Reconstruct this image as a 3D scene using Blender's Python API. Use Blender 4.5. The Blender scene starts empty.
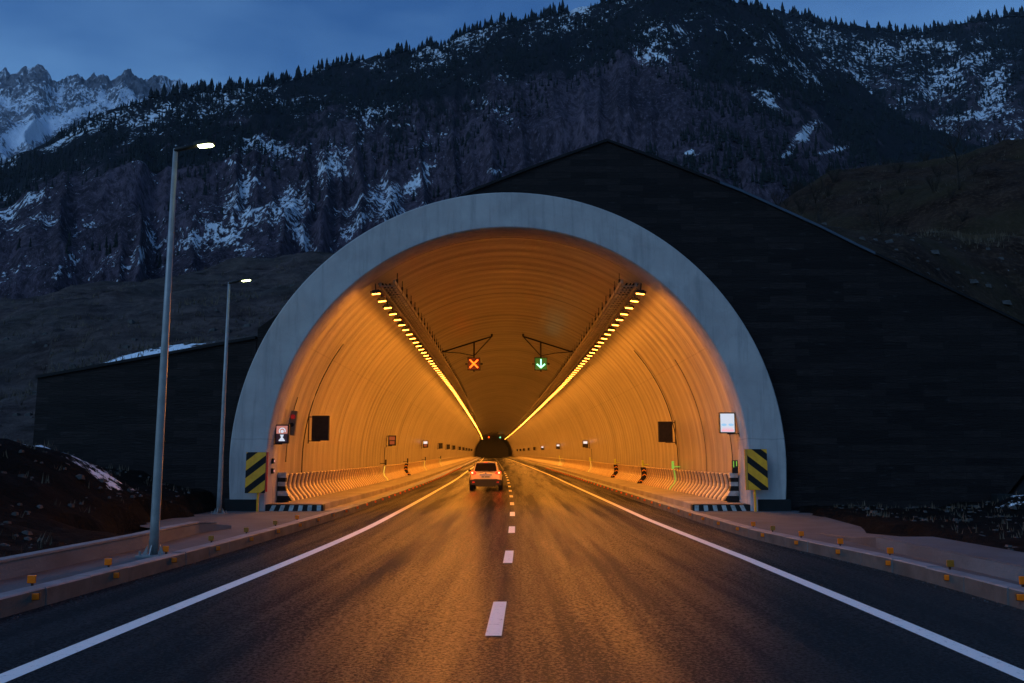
import bpy, math, random
import numpy as np
from mathutils import Vector, Matrix

random.seed(7)
rng = np.random.default_rng(11)
scene = bpy.context.scene
COL = scene.collection
R = math.radians

# ------------------------------------------------------------------ camera
FPX, CH = 860.0, 1.69
PITCH = math.atan(116.5 / FPX)
cam_d = bpy.data.cameras.new('camera')
cam = bpy.data.objects.new('camera', cam_d)
COL.objects.link(cam)
cam.location = (0, 0, CH)
cam.rotation_euler = (math.pi / 2 + PITCH, 0, 0)
cam_d.sensor_width = 36
cam_d.lens = FPX / 1024 * 36
cam_d.clip_start = 0.1
cam_d.clip_end = 20000
scene.camera = cam


def ray(px, py):
    """direction (x, y, z) for a point of the photograph, y = 1"""
    u, v = (px - 512) / FPX, (341.5 - py) / FPX
    c, s = math.cos(PITCH), math.sin(PITCH)
    d = (u, c - v * s, s + v * c)
    return d[0] / d[1], d[2] / d[1]


def project(x, y, z):
    c, s = math.cos(PITCH), math.sin(PITCH)
    zz = z - CH
    dep = np.maximum(y * c + zz * s, 1e-3)
    up = -y * s + zz * c
    return 512 + FPX * x / dep, 341.5 - FPX * up / dep


# ------------------------------------------------------------------ alignment of road and tunnel
_cy = [-60, 0, 9.1, 15.1, 21.1, 27.1, 33.1, 39.1, 45, 51, 57, 63, 69, 75, 81]
_cv = [-1.4, -.32, -.158, -.052, .0, .015, .005, -.03, -.085, -.147, -.217, -.29, -.383, -.5, -.63]
_gy = [-60, 0, 9.1, 15.1, 21.1, 27.1, 33.1, 39.1, 45, 51, 57, 63, 69, 75, 81]
_gv = [.2, .1, .055, -.005, -.03, -.04, -.035, -.02, 0, .03, .06, .1, .15, .2, .25]
_yy = np.arange(-60, 500, 0.5)


def _table(ys, vs, slope, quad):
    v = np.interp(_yy, ys, vs)
    far = _yy > 81
    v[far] = vs[-1] + slope * (_yy[far] - 81) + quad * (_yy[far] - 81) ** 2
    k = np.hanning(21); k /= k.sum()
    p = np.pad(v, 10, mode='edge')
    return np.convolve(p, k, mode='valid')


_cx = _table(_cy, _cv, -.0205, -1.85e-5)
_gz = _table(_gy, _gv, .0062, 0)


def cx(y): return float(np.interp(y, _yy, _cx))
def gz(y): return float(np.interp(y, _yy, _gz))


PY = 26.0                       # portal plane
TOFF = -.125 - cx(PY)
def tx(y): return cx(y) + TOFF  # tunnel axis
R_IN, R_OUT, ZC = 7.22, 8.35, 1.57


# ------------------------------------------------------------------ mesh builder
class MB:
    def __init__(s):
        s.v, s.f, s.m, s.uv = [], [], [], {}

    def add(s, vs, fs, mi=0):
        b = len(s.v)
        s.v.extend([tuple(p) for p in vs])
        for f in fs:
            s.f.append(tuple(i + b for i in f)); s.m.append(mi)
        return b

    def quad(s, a, b, c, d, mi=0): s.add([a, b, c, d], [(0, 1, 2, 3)], mi)

    def box(s, x0, x1, y0, y1, z0, z1, mi=0, M=None):
        vs = [Vector((x, y, z)) for z in (z0, z1) for y in (y0, y1) for x in (x0, x1)]
        if M is not None: vs = [M @ p for p in vs]
        s.add(vs, [(0, 2, 3, 1), (4, 5, 7, 6), (0, 1, 5, 4), (2, 6, 7, 3), (0, 4, 6, 2), (1, 3, 7, 5)], mi)
        return s

    def tube(s, pts, rad, n=8, mi=0, cap=True):
        pts = [Vector(p) for p in pts]
        if not hasattr(rad, '__len__'): rad = [rad] * len(pts)
        rings, prev = [], None
        for i, p in enumerate(pts):
            t = (pts[min(i + 1, len(pts) - 1)] - pts[max(i - 1, 0)])
            if t.length < 1e-9: t = Vector((0, 0, 1))
            t.normalize()
            ref = Vector((0, 0, 1)) if abs(t.z) < .95 else Vector((1, 0, 0))
            a = t.cross(ref).normalized(); b = t.cross(a)
            rings.append([p + rad[i] * (math.cos(q) * a + math.sin(q) * b) for q in [2 * math.pi * k / n for k in range(n)]])
        vs = [q for r_ in rings for q in r_]
        fs = []
        for i in range(len(pts) - 1):
            for k in range(n):
                fs.append((i * n + k, i * n + (k + 1) % n, (i + 1) * n + (k + 1) % n, (i + 1) * n + k))
        if cap:
            fs.append(tuple(range(n))[::-1]); fs.append(tuple((len(pts) - 1) * n + k for k in range(n)))
        s.add(vs, fs, mi)
        return s

    def prism(s, poly, y0, y1, mi=0, axis='y', M=None):
        """poly of (a, b) extruded along an axis"""
        n = len(poly)
        mk = {'y': lambda a, b, t: (a, t, b), 'x': lambda a, b, t: (t, a, b), 'z': lambda a, b, t: (a, b, t)}[axis]
        vs = [Vector(mk(a, b, y0)) for a, b in poly] + [Vector(mk(a, b, y1)) for a, b in poly]
        if M is not None: vs = [M @ p for p in vs]
        fs = [tuple(range(n)), tuple(range(2 * n - 1, n - 1, -1))]
        for i in range(n): fs.append((i, i + n, (i + 1) % n + n, (i + 1) % n))
        s.add(vs, fs, mi)
        return s

    def lathe(s, prof, n=20, axis='z', M=None, mi=0):
        vs = []
        for r_, h in prof:
            for k in range(n):
                a = 2 * math.pi * k / n
                p = {'z': (r_ * math.cos(a), r_ * math.sin(a), h), 'x': (h, r_ * math.cos(a), r_ * math.sin(a)),
                     'y': (r_ * math.cos(a), h, r_ * math.sin(a))}[axis]
                vs.append(Vector(p))
        if M is not None: vs = [M @ p for p in vs]
        fs = []
        for i in range(len(prof) - 1):
            for k in range(n):
                fs.append((i * n + k, i * n + (k + 1) % n, (i + 1) * n + (k + 1) % n, (i + 1) * n + k))
        fs.append(tuple(range(n))[::-1]); fs.append(tuple((len(prof) - 1) * n + k for k in range(n)))
        s.add(vs, fs, mi)
        return s

    def build(s, name, mats, parent=None, smooth=False, bevel=0, uv=None, autosmooth=None):
        me = bpy.data.meshes.new(name)
        me.from_pydata(s.v, [], s.f)
        if not isinstance(mats, (list, tuple)): mats = [mats]
        for m in mats: me.materials.append(m)
        if len(mats) > 1: me.polygons.foreach_set('material_index', s.m)
        if smooth: me.polygons.foreach_set('use_smooth', [True] * len(me.polygons))
        if uv is not None:
            l = me.uv_layers.new(name='UVMap')
            vi = np.empty(len(me.loops), dtype=np.int32); me.loops.foreach_get('vertex_index', vi)
            l.data.foreach_set('uv', np.asarray(uv, dtype=np.float32)[vi].ravel())
        me.validate(); me.update()
        import bmesh
        bm = bmesh.new(); bm.from_mesh(me)
        bmesh.ops.recalc_face_normals(bm, faces=bm.faces)
        bm.to_mesh(me); bm.free()
        o = bpy.data.objects.new(name, me)
        COL.objects.link(o)
        if parent is not None: o.parent = parent
        if bevel:
            b = o.modifiers.new('bevel', 'BEVEL'); b.width = bevel; b.segments = 2; b.limit_method = 'ANGLE'
        return o


def grid_mesh(name, X, Y, Z, mat, attrs=None, smooth=True, uv=None):
    n, m = X.shape
    me = bpy.data.meshes.new(name)
    co = np.stack([X, Y, Z], -1).reshape(-1, 3)
    idx = np.arange(n * m).reshape(n, m)
    q = np.stack([idx[:-1, :-1], idx[:-1, 1:], idx[1:, 1:], idx[1:, :-1]], -1).reshape(-1, 4)
    me.vertices.add(n * m); me.vertices.foreach_set('co', co.astype(np.float32).ravel())
    me.loops.add(q.size); me.loops.foreach_set('vertex_index', q.astype(np.int32).ravel())
    me.polygons.add(len(q)); me.polygons.foreach_set('loop_start', np.arange(0, q.size, 4, dtype=np.int32))
    me.update(calc_edges=True)
    if smooth: me.polygons.foreach_set('use_smooth', np.ones(len(q), dtype=bool))
    for k, a in (attrs or {}).items():
        at = me.attributes.new(k, 'FLOAT', 'POINT'); at.data.foreach_set('value', a.astype(np.float32).ravel())
    if uv is not None:
        l = me.uv_layers.new(name='UVMap'); l.data.foreach_set('uv', np.stack(uv, -1).reshape(-1, 2)[q.ravel()].astype(np.float32).ravel())
    me.materials.append(mat)
    me.validate(); me.update()
    o = bpy.data.objects.new(name, me); COL.objects.link(o)
    return o


def tag(o, label=None, cat=None, group=None, kind=None):
    if label: o['label'] = label
    if cat: o['category'] = cat
    if group: o['group'] = group
    if kind: o['kind'] = kind
    return o


def thing(name, label, cat, loc=(0, 0, 0), rz=0, group=None):
    o = bpy.data.objects.new(name, None); COL.objects.link(o)
    o.empty_display_size = .2
    o.location = loc; o.rotation_euler = (0, 0, rz)
    return tag(o, label, cat, group)


def dup(root, loc, rz=None, label=None, group=None, scale=None):
    r_ = root.copy(); COL.objects.link(r_); r_.location = loc
    if rz is not None: r_.rotation_euler = (0, 0, rz)
    if scale is not None: r_.scale = scale
    if label: r_['label'] = label
    if group: r_['group'] = group
    for ch in list(root.children):
        c = ch.copy(); COL.objects.link(c); c.parent = r_
        for g in list(ch.children):
            d = g.copy(); COL.objects.link(d); d.parent = c
    return r_


# ------------------------------------------------------------------ numpy noise
def _hash(ix, iy, seed):
    h = (ix.astype(np.int64) * 374761393 + iy.astype(np.int64) * 668265263 + seed * 1442695041) & 0x7fffffff
    h = ((h ^ (h >> 13)) * 1274126177) & 0x7fffffff
    return ((h ^ (h >> 16)) & 0xffff) / 65535.0


def vnoise(x, y, seed=0):
    ix, iy = np.floor(x), np.floor(y)
    fx, fy = x - ix, y - iy
    ux, uy = fx * fx * fx * (fx * (fx * 6 - 15) + 10), fy * fy * fy * (fy * (fy * 6 - 15) + 10)
    a, b = _hash(ix, iy, seed), _hash(ix + 1, iy, seed)
    c, d = _hash(ix, iy + 1, seed), _hash(ix + 1, iy + 1, seed)
    return (a + (b - a) * ux) * (1 - uy) + (c + (d - c) * ux) * uy


def fbm(x, y, oct=5, seed=0, gain=.5, ridged=False):
    t, a, n = 0, 1, 0
    for o in range(oct):
        v = vnoise(x * 2 ** o + 13.7 * o, y * 2 ** o - 7.1 * o, seed + o * 17)
        if ridged: v = 1 - np.abs(2 * v - 1)
        t = t + a * v; n += a; a *= gain
    return t / n


def sstep(a, b, x):
    t = np.clip((x - a) / (b - a), 0, 1)
    return t * t * (3 - 2 * t)


# ------------------------------------------------------------------ materials
class NT:
    def __init__(s, name):
        s.mat = bpy.data.materials.new(name); s.mat.use_nodes = True
        s.t = s.mat.node_tree; s.n = s.t.nodes; s.l = s.t.links
        s.b = s.n['Principled BSDF']

    def node(s, kind, **kw):
        nd = s.n.new(kind)
        for k, v in kw.items():
            if k.startswith('i_'):
                key = k[2:]
                nd.inputs[int(key) if key.isdigit() else key.replace('_', ' ')].default_value = v
            else: setattr(nd, k, v)
        return nd

    def link(s, a, b): s.l.new(a, b)

    def coord(s, scale=(1, 1, 1), kind='Object', loc=(0, 0, 0), rot=(0, 0, 0)):
        c = s.node('ShaderNodeTexCoord'); m = s.node('ShaderNodeMapping')
        m.inputs['Scale'].default_value = scale; m.inputs['Location'].default_value = loc; m.inputs['Rotation'].default_value = rot
        s.link(c.outputs[kind], m.inputs['Vector'])
        return m.outputs['Vector']

    def noise(s, vec, scale, detail=4, rough=.55, dist=0):
        nd = s.node('ShaderNodeTexNoise', i_Scale=scale, i_Detail=detail, i_Roughness=rough, i_Distortion=dist)
        s.link(vec, nd.inputs['Vector'])
        return nd.outputs['Fac']

    def ramp(s, fac, stops):
        r_ = s.node('ShaderNodeValToRGB')
        e = r_.color_ramp.elements
        while len(e) < len(stops): e.new(.5)
        for k, (p, c) in enumerate(stops):
            e[k].position = p
            e[k].color = (c, c, c, 1) if not hasattr(c, '__len__') else (*c, 1)
        s.link(fac, r_.inputs['Fac'])
        return r_.outputs['Color']

    def math(s, op, a, b=None, clamp=False):
        m = s.node('ShaderNodeMath', operation=op); m.use_clamp = clamp
        for i, v in enumerate((a, b)):
            if v is None: continue
            if isinstance(v, (int, float)): m.inputs[i].default_value = v
            else: s.link(v, m.inputs[i])
        return m.outputs[0]

    def mix(s, fac, a, b, mode='MIX'):
        m = s.node('ShaderNodeMix', data_type='RGBA', blend_type=mode)
        for i, v in ((0, fac), (6, a), (7, b)):
            if isinstance(v, (int, float)): m.inputs[i].default_value = v
            elif isinstance(v, tuple): m.inputs[i].default_value = (*v, 1)
            else: s.link(v, m.inputs[i])
        return m.outputs[2]

    def attr(s, name):
        return s.node('ShaderNodeAttribute', attribute_name=name).outputs['Fac']

    def bump(s, h, dist=.01, strength=1, prev=None):
        b = s.node('ShaderNodeBump', i_Distance=dist, i_Strength=strength)
        s.link(h, b.inputs['Height'])
        if prev is not None: s.link(prev, b.inputs['Normal'])
        s.link(b.outputs[0], s.b.inputs['Normal'])
        return b.outputs[0]

    def out(s, color=None, rough=None, metal=None):
        for v, k in ((color, 'Base Color'), (rough, 'Roughness'), (metal, 'Metallic')):
            if v is None: continue
            if isinstance(v, (int, float)): s.b.inputs[k].default_value = v
            elif isinstance(v, tuple): s.b.inputs[k].default_value = (*v, 1)
            else: s.link(v, s.b.inputs[k])
        return s.mat


def simple(name, c1, c2=None, rough=.6, metal=0, scale=3, bump=0, bscale=60, stretch=(1, 1, 1), spec=.5):
    t = NT(name); t.b.inputs['Specular IOR Level'].default_value = spec; v = t.coord(stretch)
    c2 = c2 or tuple(x * .8 for x in c1)
    col = t.mix(t.ramp(t.noise(v, scale, 6, .6), [(.35, 0), (.65, 1)]), c1, c2)
    if bump:
        t.bump(t.noise(v, bscale, 3), bump)
    return t.out(col, rough, metal)


def emit(name, color, strength, base=(.02, .02, .02)):
    t = NT(name)
    t.b.inputs['Emission Color'].default_value = (*color, 1)
    t.b.inputs['Emission Strength'].default_value = strength
    return t.out(base, .4)


def m_asphalt():
    t = NT('asphalt'); v = t.coord()
    big = t.noise(v, .35, 4, .6)
    trk = t.noise(t.coord((1.1, .035, 1)), 1.3, 4, .6)
    fine = t.noise(v, 75, 3, .7)
    clump = t.noise(v, 30, 5, .74)
    vo = t.node('ShaderNodeTexVoronoi', i_Scale=48.0); t.link(v, vo.inputs['Vector'])
    agg = t.ramp(vo.outputs['Distance'], [(.05, 1), (.45, 0)])
    c = t.mix(t.ramp(trk, [(.3, 0), (.7, 1)]), (.010, .0115, .014), (.018, .0195, .0215))
    c = t.mix(t.math('MULTIPLY', t.ramp(fine, [(.45, 0), (.7, 1)]), .55), c, (.05, .048, .046))
    c = t.mix(t.math('MULTIPLY', t.ramp(big, [(.5, 0), (.75, 1)]), .5), c, (.016, .016, .018))
    # a few tar-sealed cracks
    cr = t.node('ShaderNodeTexVoronoi', feature='DISTANCE_TO_EDGE', i_Scale=.22)
    wv = t.node('ShaderNodeVectorMath', operation='ADD')
    nn = t.node('ShaderNodeTexNoise', i_Scale=1.1, i_Detail=4.0); t.link(v, nn.inputs['Vector'])
    t.link(v, wv.inputs[0]); t.link(nn.outputs['Color'], wv.inputs[1]); t.link(wv.outputs[0], cr.inputs['Vector'])
    crk = t.ramp(cr.outputs['Distance'], [(.002, 1), (.0055, 0)])
    c = t.mix(t.math('MULTIPLY', crk, .55), c, (.010, .010, .011))
    ro = t.math('ADD', t.math('MULTIPLY', t.ramp(trk, [(.3, 0), (.7, 1)]), .08), .19)
    ro = t.math('ADD', ro, t.math('MULTIPLY', t.ramp(clump, [(.35, 0), (.65, 1)]), .10))
    t.b.inputs['IOR'].default_value = 1.3
    c = t.mix(t.math('MULTIPLY', t.ramp(clump, [(.42, 0), (.66, 1)]), .6), c, (.032, .034, .036))
    n = t.bump(agg, .004, .9)
    n = t.bump(clump, .0022, .8, n)
    n = t.bump(fine, .003, .8, n)
    # only part of the surface is a smooth bitumen film; the rest is dull stone
    df = t.node('ShaderNodeBsdfDiffuse', i_Roughness=.6); t.link(c, df.inputs['Color']); t.link(n, df.inputs['Normal'])
    film = t.math('MULTIPLY', t.ramp(clump, [(.40, .10), (.62, 1)]), t.ramp(trk, [(.36, .14), (.66, .80)]))
    mxs = t.node('ShaderNodeMixShader'); t.link(film, mxs.inputs[0]); t.link(df.outputs[0], mxs.inputs[1])
    m_ = t.out(c, ro)
    t.link(t.b.outputs[0], mxs.inputs[2]); t.link(mxs.outputs[0], t.n['Material Output'].inputs['Surface'])
    return m_


def m_marking():
    t = NT('road_paint'); v = t.coord()
    w = t.noise(v, 14, 6, .7); f = t.noise(v, 70, 3)
    worn = t.ramp(t.math('ADD', t.math('MULTIPLY', w, .7), t.math('MULTIPLY', f, .35)), [(.36, 0), (.46, 1)])
    c = t.mix(worn, (.12, .12, .12), (.74, .74, .71))
    t.bump(f, .003)
    return t.out(c, .55)


def m_lining():
    t = NT('lining_concrete'); uv = t.node('ShaderNodeTexCoord').outputs['UV']
    sp = t.node('ShaderNodeSeparateXYZ'); t.link(uv, sp.inputs[0])
    def mp(sc):
        m = t.node('ShaderNodeMapping'); m.inputs['Scale'].default_value = sc; t.link(uv, m.inputs['Vector']); return m.outputs[0]
    streak = t.noise(mp((.16, 2.6, 1)), 1, 6, .6, .3)
    blot = t.noise(mp((.5, .5, 1)), 1, 5, .6)
    drip = t.noise(mp((.55, 5.0, 1)), 1, 5, .65, .4)
    c = t.mix(t.ramp(streak, [(.3, 0), (.7, 1)]), (.46, .44, .40), (.235, .22, .195))
    c = t.mix(t.math('MULTIPLY', t.ramp(blot, [(.45, 0), (.75, 1)]), .45), c, (.24, .225, .20))
    c = t.mix(t.math('MULTIPLY', t.ramp(drip, [(.50, 0), (.85, 1)]), .40), c, (.13, .11, .095))
    # formwork joints: fine dark line every metre, heavier every ten
    yj = t.math('ADD', sp.outputs[1], t.math('MULTIPLY', t.math('SUBTRACT', blot, .5), .06))
    ring_no = t.math('MULTIPLY', sp.outputs[1], 1 / .98)
    fr = t.math('FRACT', ring_no)
    d1 = t.math('ABSOLUTE', t.math('SUBTRACT', fr, .5))
    wn = t.node('ShaderNodeTexWhiteNoise', noise_dimensions='1D'); t.link(t.math('FLOOR', ring_no), wn.inputs['W'])
    wn3 = t.node('ShaderNodeTexWhiteNoise', noise_dimensions='1D'); t.link(t.math('FLOOR', t.math('MULTIPLY', ring_no, 1 / 3.0)), wn3.inputs['W'])
    tone = t.math('ADD', t.math('MULTIPLY', wn.outputs['Value'], .34), t.math('MULTIPLY', wn3.outputs['Value'], .34))
    c = t.mix(tone, c, (.20, .18, .155))
    along = t.ramp(t.noise(mp((.30, .6, 1)), 1, 4), [(.30, .5), (.6, 1)])
    j1 = t.ramp(d1, [(0, 1), (.035, 0)])
    vis = t.math('MULTIPLY', t.ramp(wn.outputs['Value'], [(.45, .06), (.85, .95)]), along)
    c = t.mix(t.math('MULTIPLY', j1, vis), c, (.035, .027, .021))
    heavy = t.math('MULTIPLY', t.ramp(d1, [(.03, 1), (.075, 0)]), t.ramp(wn.outputs['Value'], [(.86, 0), (.88, .8)]))
    c = t.mix(t.math('MULTIPLY', heavy, along), c, (.03, .024, .019))
    low = t.ramp(t.math('ADD', t.math('ABSOLUTE', sp.outputs[0]), t.math('MULTIPLY', t.noise(mp((.8, 4.5, 1)), 1, 6, .7), 2.6)), [(.0, 0), (1, 1)])
    grime = t.math('MULTIPLY', t.math('SUBTRACT', t.math('ADD', t.math('ABSOLUTE', sp.outputs[0]), t.math('MULTIPLY', t.noise(mp((.35, 4.5, 1)), 1, 6, .7), 7.0)), 13.2), .5, True)
    c = t.mix(t.math('MULTIPLY', grime, .55), c, (.11, .095, .08))
    rust = t.ramp(t.noise(mp((.22, 3.2, 1)), 1, 7, .72, .6), [(.60, 0), (.70, 1)])
    c = t.mix(t.math('MULTIPLY', rust, .45), c, (.12, .075, .045))
    hj = t.math('ABSOLUTE', t.math('SUBTRACT', t.math('ABSOLUTE', sp.outputs[0]), 7.6))
    c = t.mix(t.math('MULTIPLY', t.ramp(hj, [(0, 1), (.03, 0)]), .5), c, (.14, .12, .10))
    soot = t.math('SUBTRACT', sp.outputs[1], 150)
    wave = t.math('SINE', t.math('MULTIPLY', sp.outputs[1], 2 * math.pi / .98))
    wave2 = t.noise(mp((.05, .75, 1)), 1, 3, .5)
    n = t.bump(wave, .009, .9)
    n = t.bump(wave2, .07, 1.0, n)
    t.bump(t.noise(mp((3, 3, 1)), 2, 5, .6), .01, .6, n)
    t.b.inputs['Specular IOR Level'].default_value = .5
    ro = t.math('ADD', t.math('MULTIPLY', blot, .2), .30)
    return t.out(c, ro)


def m_ring():
    t = NT('portal_concrete'); v = t.coord()
    a = t.noise(v, .9, 6, .6, .4); b = t.noise(t.coord((2.2, 3, .22)), 1.5, 7, .68)
    c = t.mix(t.ramp(a, [(.3, 0), (.7, 1)]), (.41, .38, .37), (.30, .275, .27))
    c = t.mix(t.math('MULTIPLY', t.ramp(b, [(.50, 0), (.68, 1)]), .55), c, (.17, .17, .175))
    sp = t.node('ShaderNodeSeparateXYZ'); t.link(v, sp.inputs[0])
    zz = t.math('ADD', sp.outputs[2], t.math('MULTIPLY', t.math('SUBTRACT', a, .5), .12))
    line = t.ramp(t.math('ABSOLUTE', t.math('SUBTRACT', zz, 2.25)), [(0, 1), (.03, 0)])
    c = t.mix(t.math('MULTIPLY', line, .45), c, (.15, .155, .16))
    # rough stain band at the cold joint high on the arch
    vo = t.node('ShaderNodeTexVoronoi', feature='DISTANCE_TO_EDGE', i_Scale=.33)
    ad = t.node('ShaderNodeVectorMath', operation='ADD'); nz = t.node('ShaderNodeTexNoise', i_Scale=.8, i_Detail=5.0)
    t.link(v, nz.inputs['Vector']); t.link(v, ad.inputs[0]); t.link(nz.outputs['Color'], ad.inputs[1]); t.link(ad.outputs[0], vo.inputs['Vector'])
    c = t.mix(t.math('MULTIPLY', t.ramp(vo.outputs['Distance'], [(.0, 1), (.012, 0)]), .10), c, (.16, .165, .17))
    n = t.bump(t.noise(v, 3, 6, .6), .03, .6)
    t.bump(t.noise(v, 40, 3), .004, .6, n)
    return t.out(c, .75)


def m_stone():
    t = NT('dark_stone_cladding'); v0 = t.coord()
    sp = t.node('ShaderNodeSeparateXYZ'); t.link(v0, sp.inputs[0])
    cb = t.node('ShaderNodeCombineXYZ'); t.link(sp.outputs[0], cb.inputs[0]); t.link(sp.outputs[2], cb.inputs[1])
    br = t.node('ShaderNodeTexBrick', offset=.37, i_Scale=1.0, i_Mortar_Size=.008, i_Brick_Width=1.15, i_Row_Height=.21, i_Bias=-.1)
    br.inputs['Color1'].default_value = (.0032, .0020, .0021, 1)
    br.inputs['Color2'].default_value = (.024, .0165, .016, 1)
    br.inputs['Mortar'].default_value = (.0015, .0015, .0015, 1)
    t.link(cb.outputs[0], br.inputs['Vector'])
    br2 = t.node('ShaderNodeTexBrick', offset=.37, i_Scale=1.0, i_Mortar_Size=.0, i_Brick_Width=2.3, i_Row_Height=.42, i_Bias=-.55)
    br2.inputs['Color1'].default_value = (0, 0, 0, 1); br2.inputs['Color2'].default_value = (1, 1, 1, 1)
    t.link(cb.outputs[0], br2.inputs['Vector'])
    n1 = t.noise(t.coord((1.2, 1, 8)), 2.5, 6, .7)
    c = t.mix(t.ramp(n1, [(.35, 0), (.7, 1)]), br.outputs['Color'], (.0062, .0042, .0044))
    light = t.math('MULTIPLY', t.ramp(t.noise(t.coord((.9, 1, 5)), 1.6, 5, .65), [(.60, 0), (.70, 1)]), .55)
    c = t.mix(light, c, (.040, .036, .038))
    n = t.bump(br.outputs['Fac'], .03, -.6)
    t.bump(n1, .05, .8, n)
    t.b.inputs['Specular IOR Level'].default_value = .18
    return t.out(c, .7)


def m_earth(name, dark, mid, light, grass, sc=1.0, snowc=(.78, .80, .84)):
    t = NT(name); v = t.coord()
    a = t.noise(v, .35 * sc, 8, .65, .3); b = t.noise(v, 2.6 * sc, 6, .7)
    c = t.mix(t.ramp(a, [(.35, 0), (.65, 1)]), dark, mid)
    c = t.mix(t.math('MULTIPLY', t.ramp(b, [(.5, 0), (.72, 1)]), .75), c, light)
    g = t.noise(v, .12 * sc, 5, .6)
    c = t.mix(t.math('MULTIPLY', t.ramp(g, [(.45, 0), (.62, 1)]), .6), c, grass)
    v2 = t.coord((.6, .6, 1.8))
    pale = t.mix(t.ramp(t.noise(v2, .55, 9, .75, .5), [(.36, 0), (.62, 1)]), (.014, .010, .0105), (.088, .064, .060))
    pale = t.mix(t.math('MULTIPLY', t.ramp(g, [(.42, 0), (.6, 1)]), .35), pale, (.046, .044, .036))
    pale = t.mix(t.math('MULTIPLY', t.ramp(b, [(.5, 0), (.72, 1)]), .5), pale, (.016, .013, .012))
    c = t.mix(t.attr('scree'), c, pale)
    c = t.mix(t.attr('dry'), c, (.17, .105, .055))
    sn = t.math('ADD', t.math('MULTIPLY', t.noise(v, 2.2, 8, .68, .2), .9), t.math('MULTIPLY', t.attr('snow'), .6))
    mask = t.ramp(sn, [(.70, 0), (.76, 1)])
    c = t.mix(mask, c, snowc)
    n = t.bump(t.noise(v, 1.3, 6, .65), .25, .7)
    t.bump(t.noise(v, 9, 6, .7), .06, .8, n)
    t.b.inputs['Specular IOR Level'].default_value = .04
    return t.out(c, .9)


def m_mountain(name, rock1, rock2, forest, snowc, fs=.035, thr=.675, soft=.02):
    t = NT(name); v = t.coord((1, 1, 1), 'UV')
    a = t.noise(v, fs * .5, 8, .65, .2); b = t.noise(v, fs * 5, 6, .7)
    c = t.mix(t.ramp(a, [(.35, 0), (.65, 1)]), rock1, rock2)
    c = t.mix(t.math('MULTIPLY', t.ramp(b, [(.42, 0), (.58, 1)]), .75), c, tuple(x * .35 for x in rock1))
    c = t.mix(t.math('MULTIPLY', t.ramp(t.noise(v, fs * 11, 6, .75), [(.52, 0), (.62, 1)]), .7), c, tuple(x * 1.25 for x in rock2))
    fo = t.ramp(t.math('ADD', t.math('MULTIPLY', t.noise(v, fs * 1.7, 6, .65), .8), t.math('MULTIPLY', t.attr('forest'), .5)), [(.62, 0), (.72, 1)])
    c = t.mix(t.math('MULTIPLY', fo, .9), c, forest)
    sn = t.math('ADD', t.math('MULTIPLY', t.noise(v, fs * 2.2, 9, .72, .25), .42), t.math('MULTIPLY', t.noise(v, fs * 9, 6, .7), .58))
    sn = t.math('ADD', sn, t.math('MULTIPLY', t.attr('snow'), .5))
    mask = t.ramp(sn, [(thr - soft, 0), (thr + soft, 1)])
    c = t.mix(mask, c, snowc)
    t.bump(b, 5.0, 1.0)
    t.b.inputs['Specular IOR Level'].default_value = .03
    return t.out(c, .95)


M = {}
M['asphalt'] = m_asphalt(); M['paint'] = m_marking(); M['lining'] = m_lining(); M['ring'] = m_ring(); M['stone'] = m_stone()
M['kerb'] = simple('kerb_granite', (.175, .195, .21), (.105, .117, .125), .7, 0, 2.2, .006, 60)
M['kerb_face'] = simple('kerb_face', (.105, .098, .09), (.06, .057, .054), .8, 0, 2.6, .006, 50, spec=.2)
M['walk'] = simple('walkway_concrete', (.24, .22, .20), (.15, .14, .125), .75, 0, 1.1, .008, 40)
M['sand'] = simple('sandy_concrete', (.052, .068, .080), (.030, .039, .046), .85, 0, 1.3, .01, 30)
M['parapet'] = simple('parapet_concrete', (.115, .135, .15), (.066, .078, .087), .8, 0, 1.6, .008, 30, (1, .5, 1))
M['plinth'] = simple('plinth_dark', (.012, .012, .013), (.007, .012, .013), .6, 0, 3, .006, 20, spec=.12)
M['coping'] = simple('coping_metal', (.035, .052, .08), (.025, .038, .06), .4, .3, 2)
M['coping_dark'] = simple('coping_dark', (.012, .012, .014), (.008, .008, .009), .6, 0, 2, spec=.12)
M['steel'] = simple('galvanised_steel', (.27, .27, .27), (.20, .20, .20), .5, .35, 5)
M['dark_metal'] = simple('dark_metal', (.03, .028, .026), (.018, .017, .016), .5, .2, 5, spec=.2)
M['tray'] = simple('tray_metal', (.36, .33, .29), (.24, .22, .19), .6, 0, 4)
M['black'] = simple('black_paint', (.012, .012, .012), (.02, .019, .018), .5, 0, 8, spec=.12)
M['white'] = simple('white_paint', (.50, .49, .47), (.24, .23, .21), .55, 0, 6)
M['yellow'] = simple('yellow_paint', (.88, .38, .006), (.70, .28, .004), .5, 0, 4)
M['board_black'] = simple('board_black', (.010, .010, .011), (.016, .015, .014), .45, 0, 4, spec=.12)
M['orange'] = simple('orange_reflector', (.92, .175, .002), (.78, .13, .002), .25, 0, 20)
M['amber_dull'] = simple('dull_amber_reflector', (.34, .125, .004), (.25, .09, .003), .35, 0, 20)
M['lime'] = simple('lime_marker', (.50, .62, .03), (.40, .50, .02), .4, 0, 6)
M['redstrip'] = simple('red_reflector', (.75, .05, .02), (.6, .03, .01), .25, 0, 20)
M['orangestrip'] = simple('orange_strip', (.75, .30, .03), (.6, .22, .02), .3, 0, 20)
M['rib'] = simple('panel_rib', (.44, .34, .22), (.34, .26, .17), .5, 0, 2, .004, 30)
M['groove'] = simple('panel_groove', (.045, .018, .008), (.03, .012, .006), .7, 0, 2)
M['panel_far'] = simple('panel_plain', (.30, .26, .20), (.22, .19, .15), .55, 0, 1.5)

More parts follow.
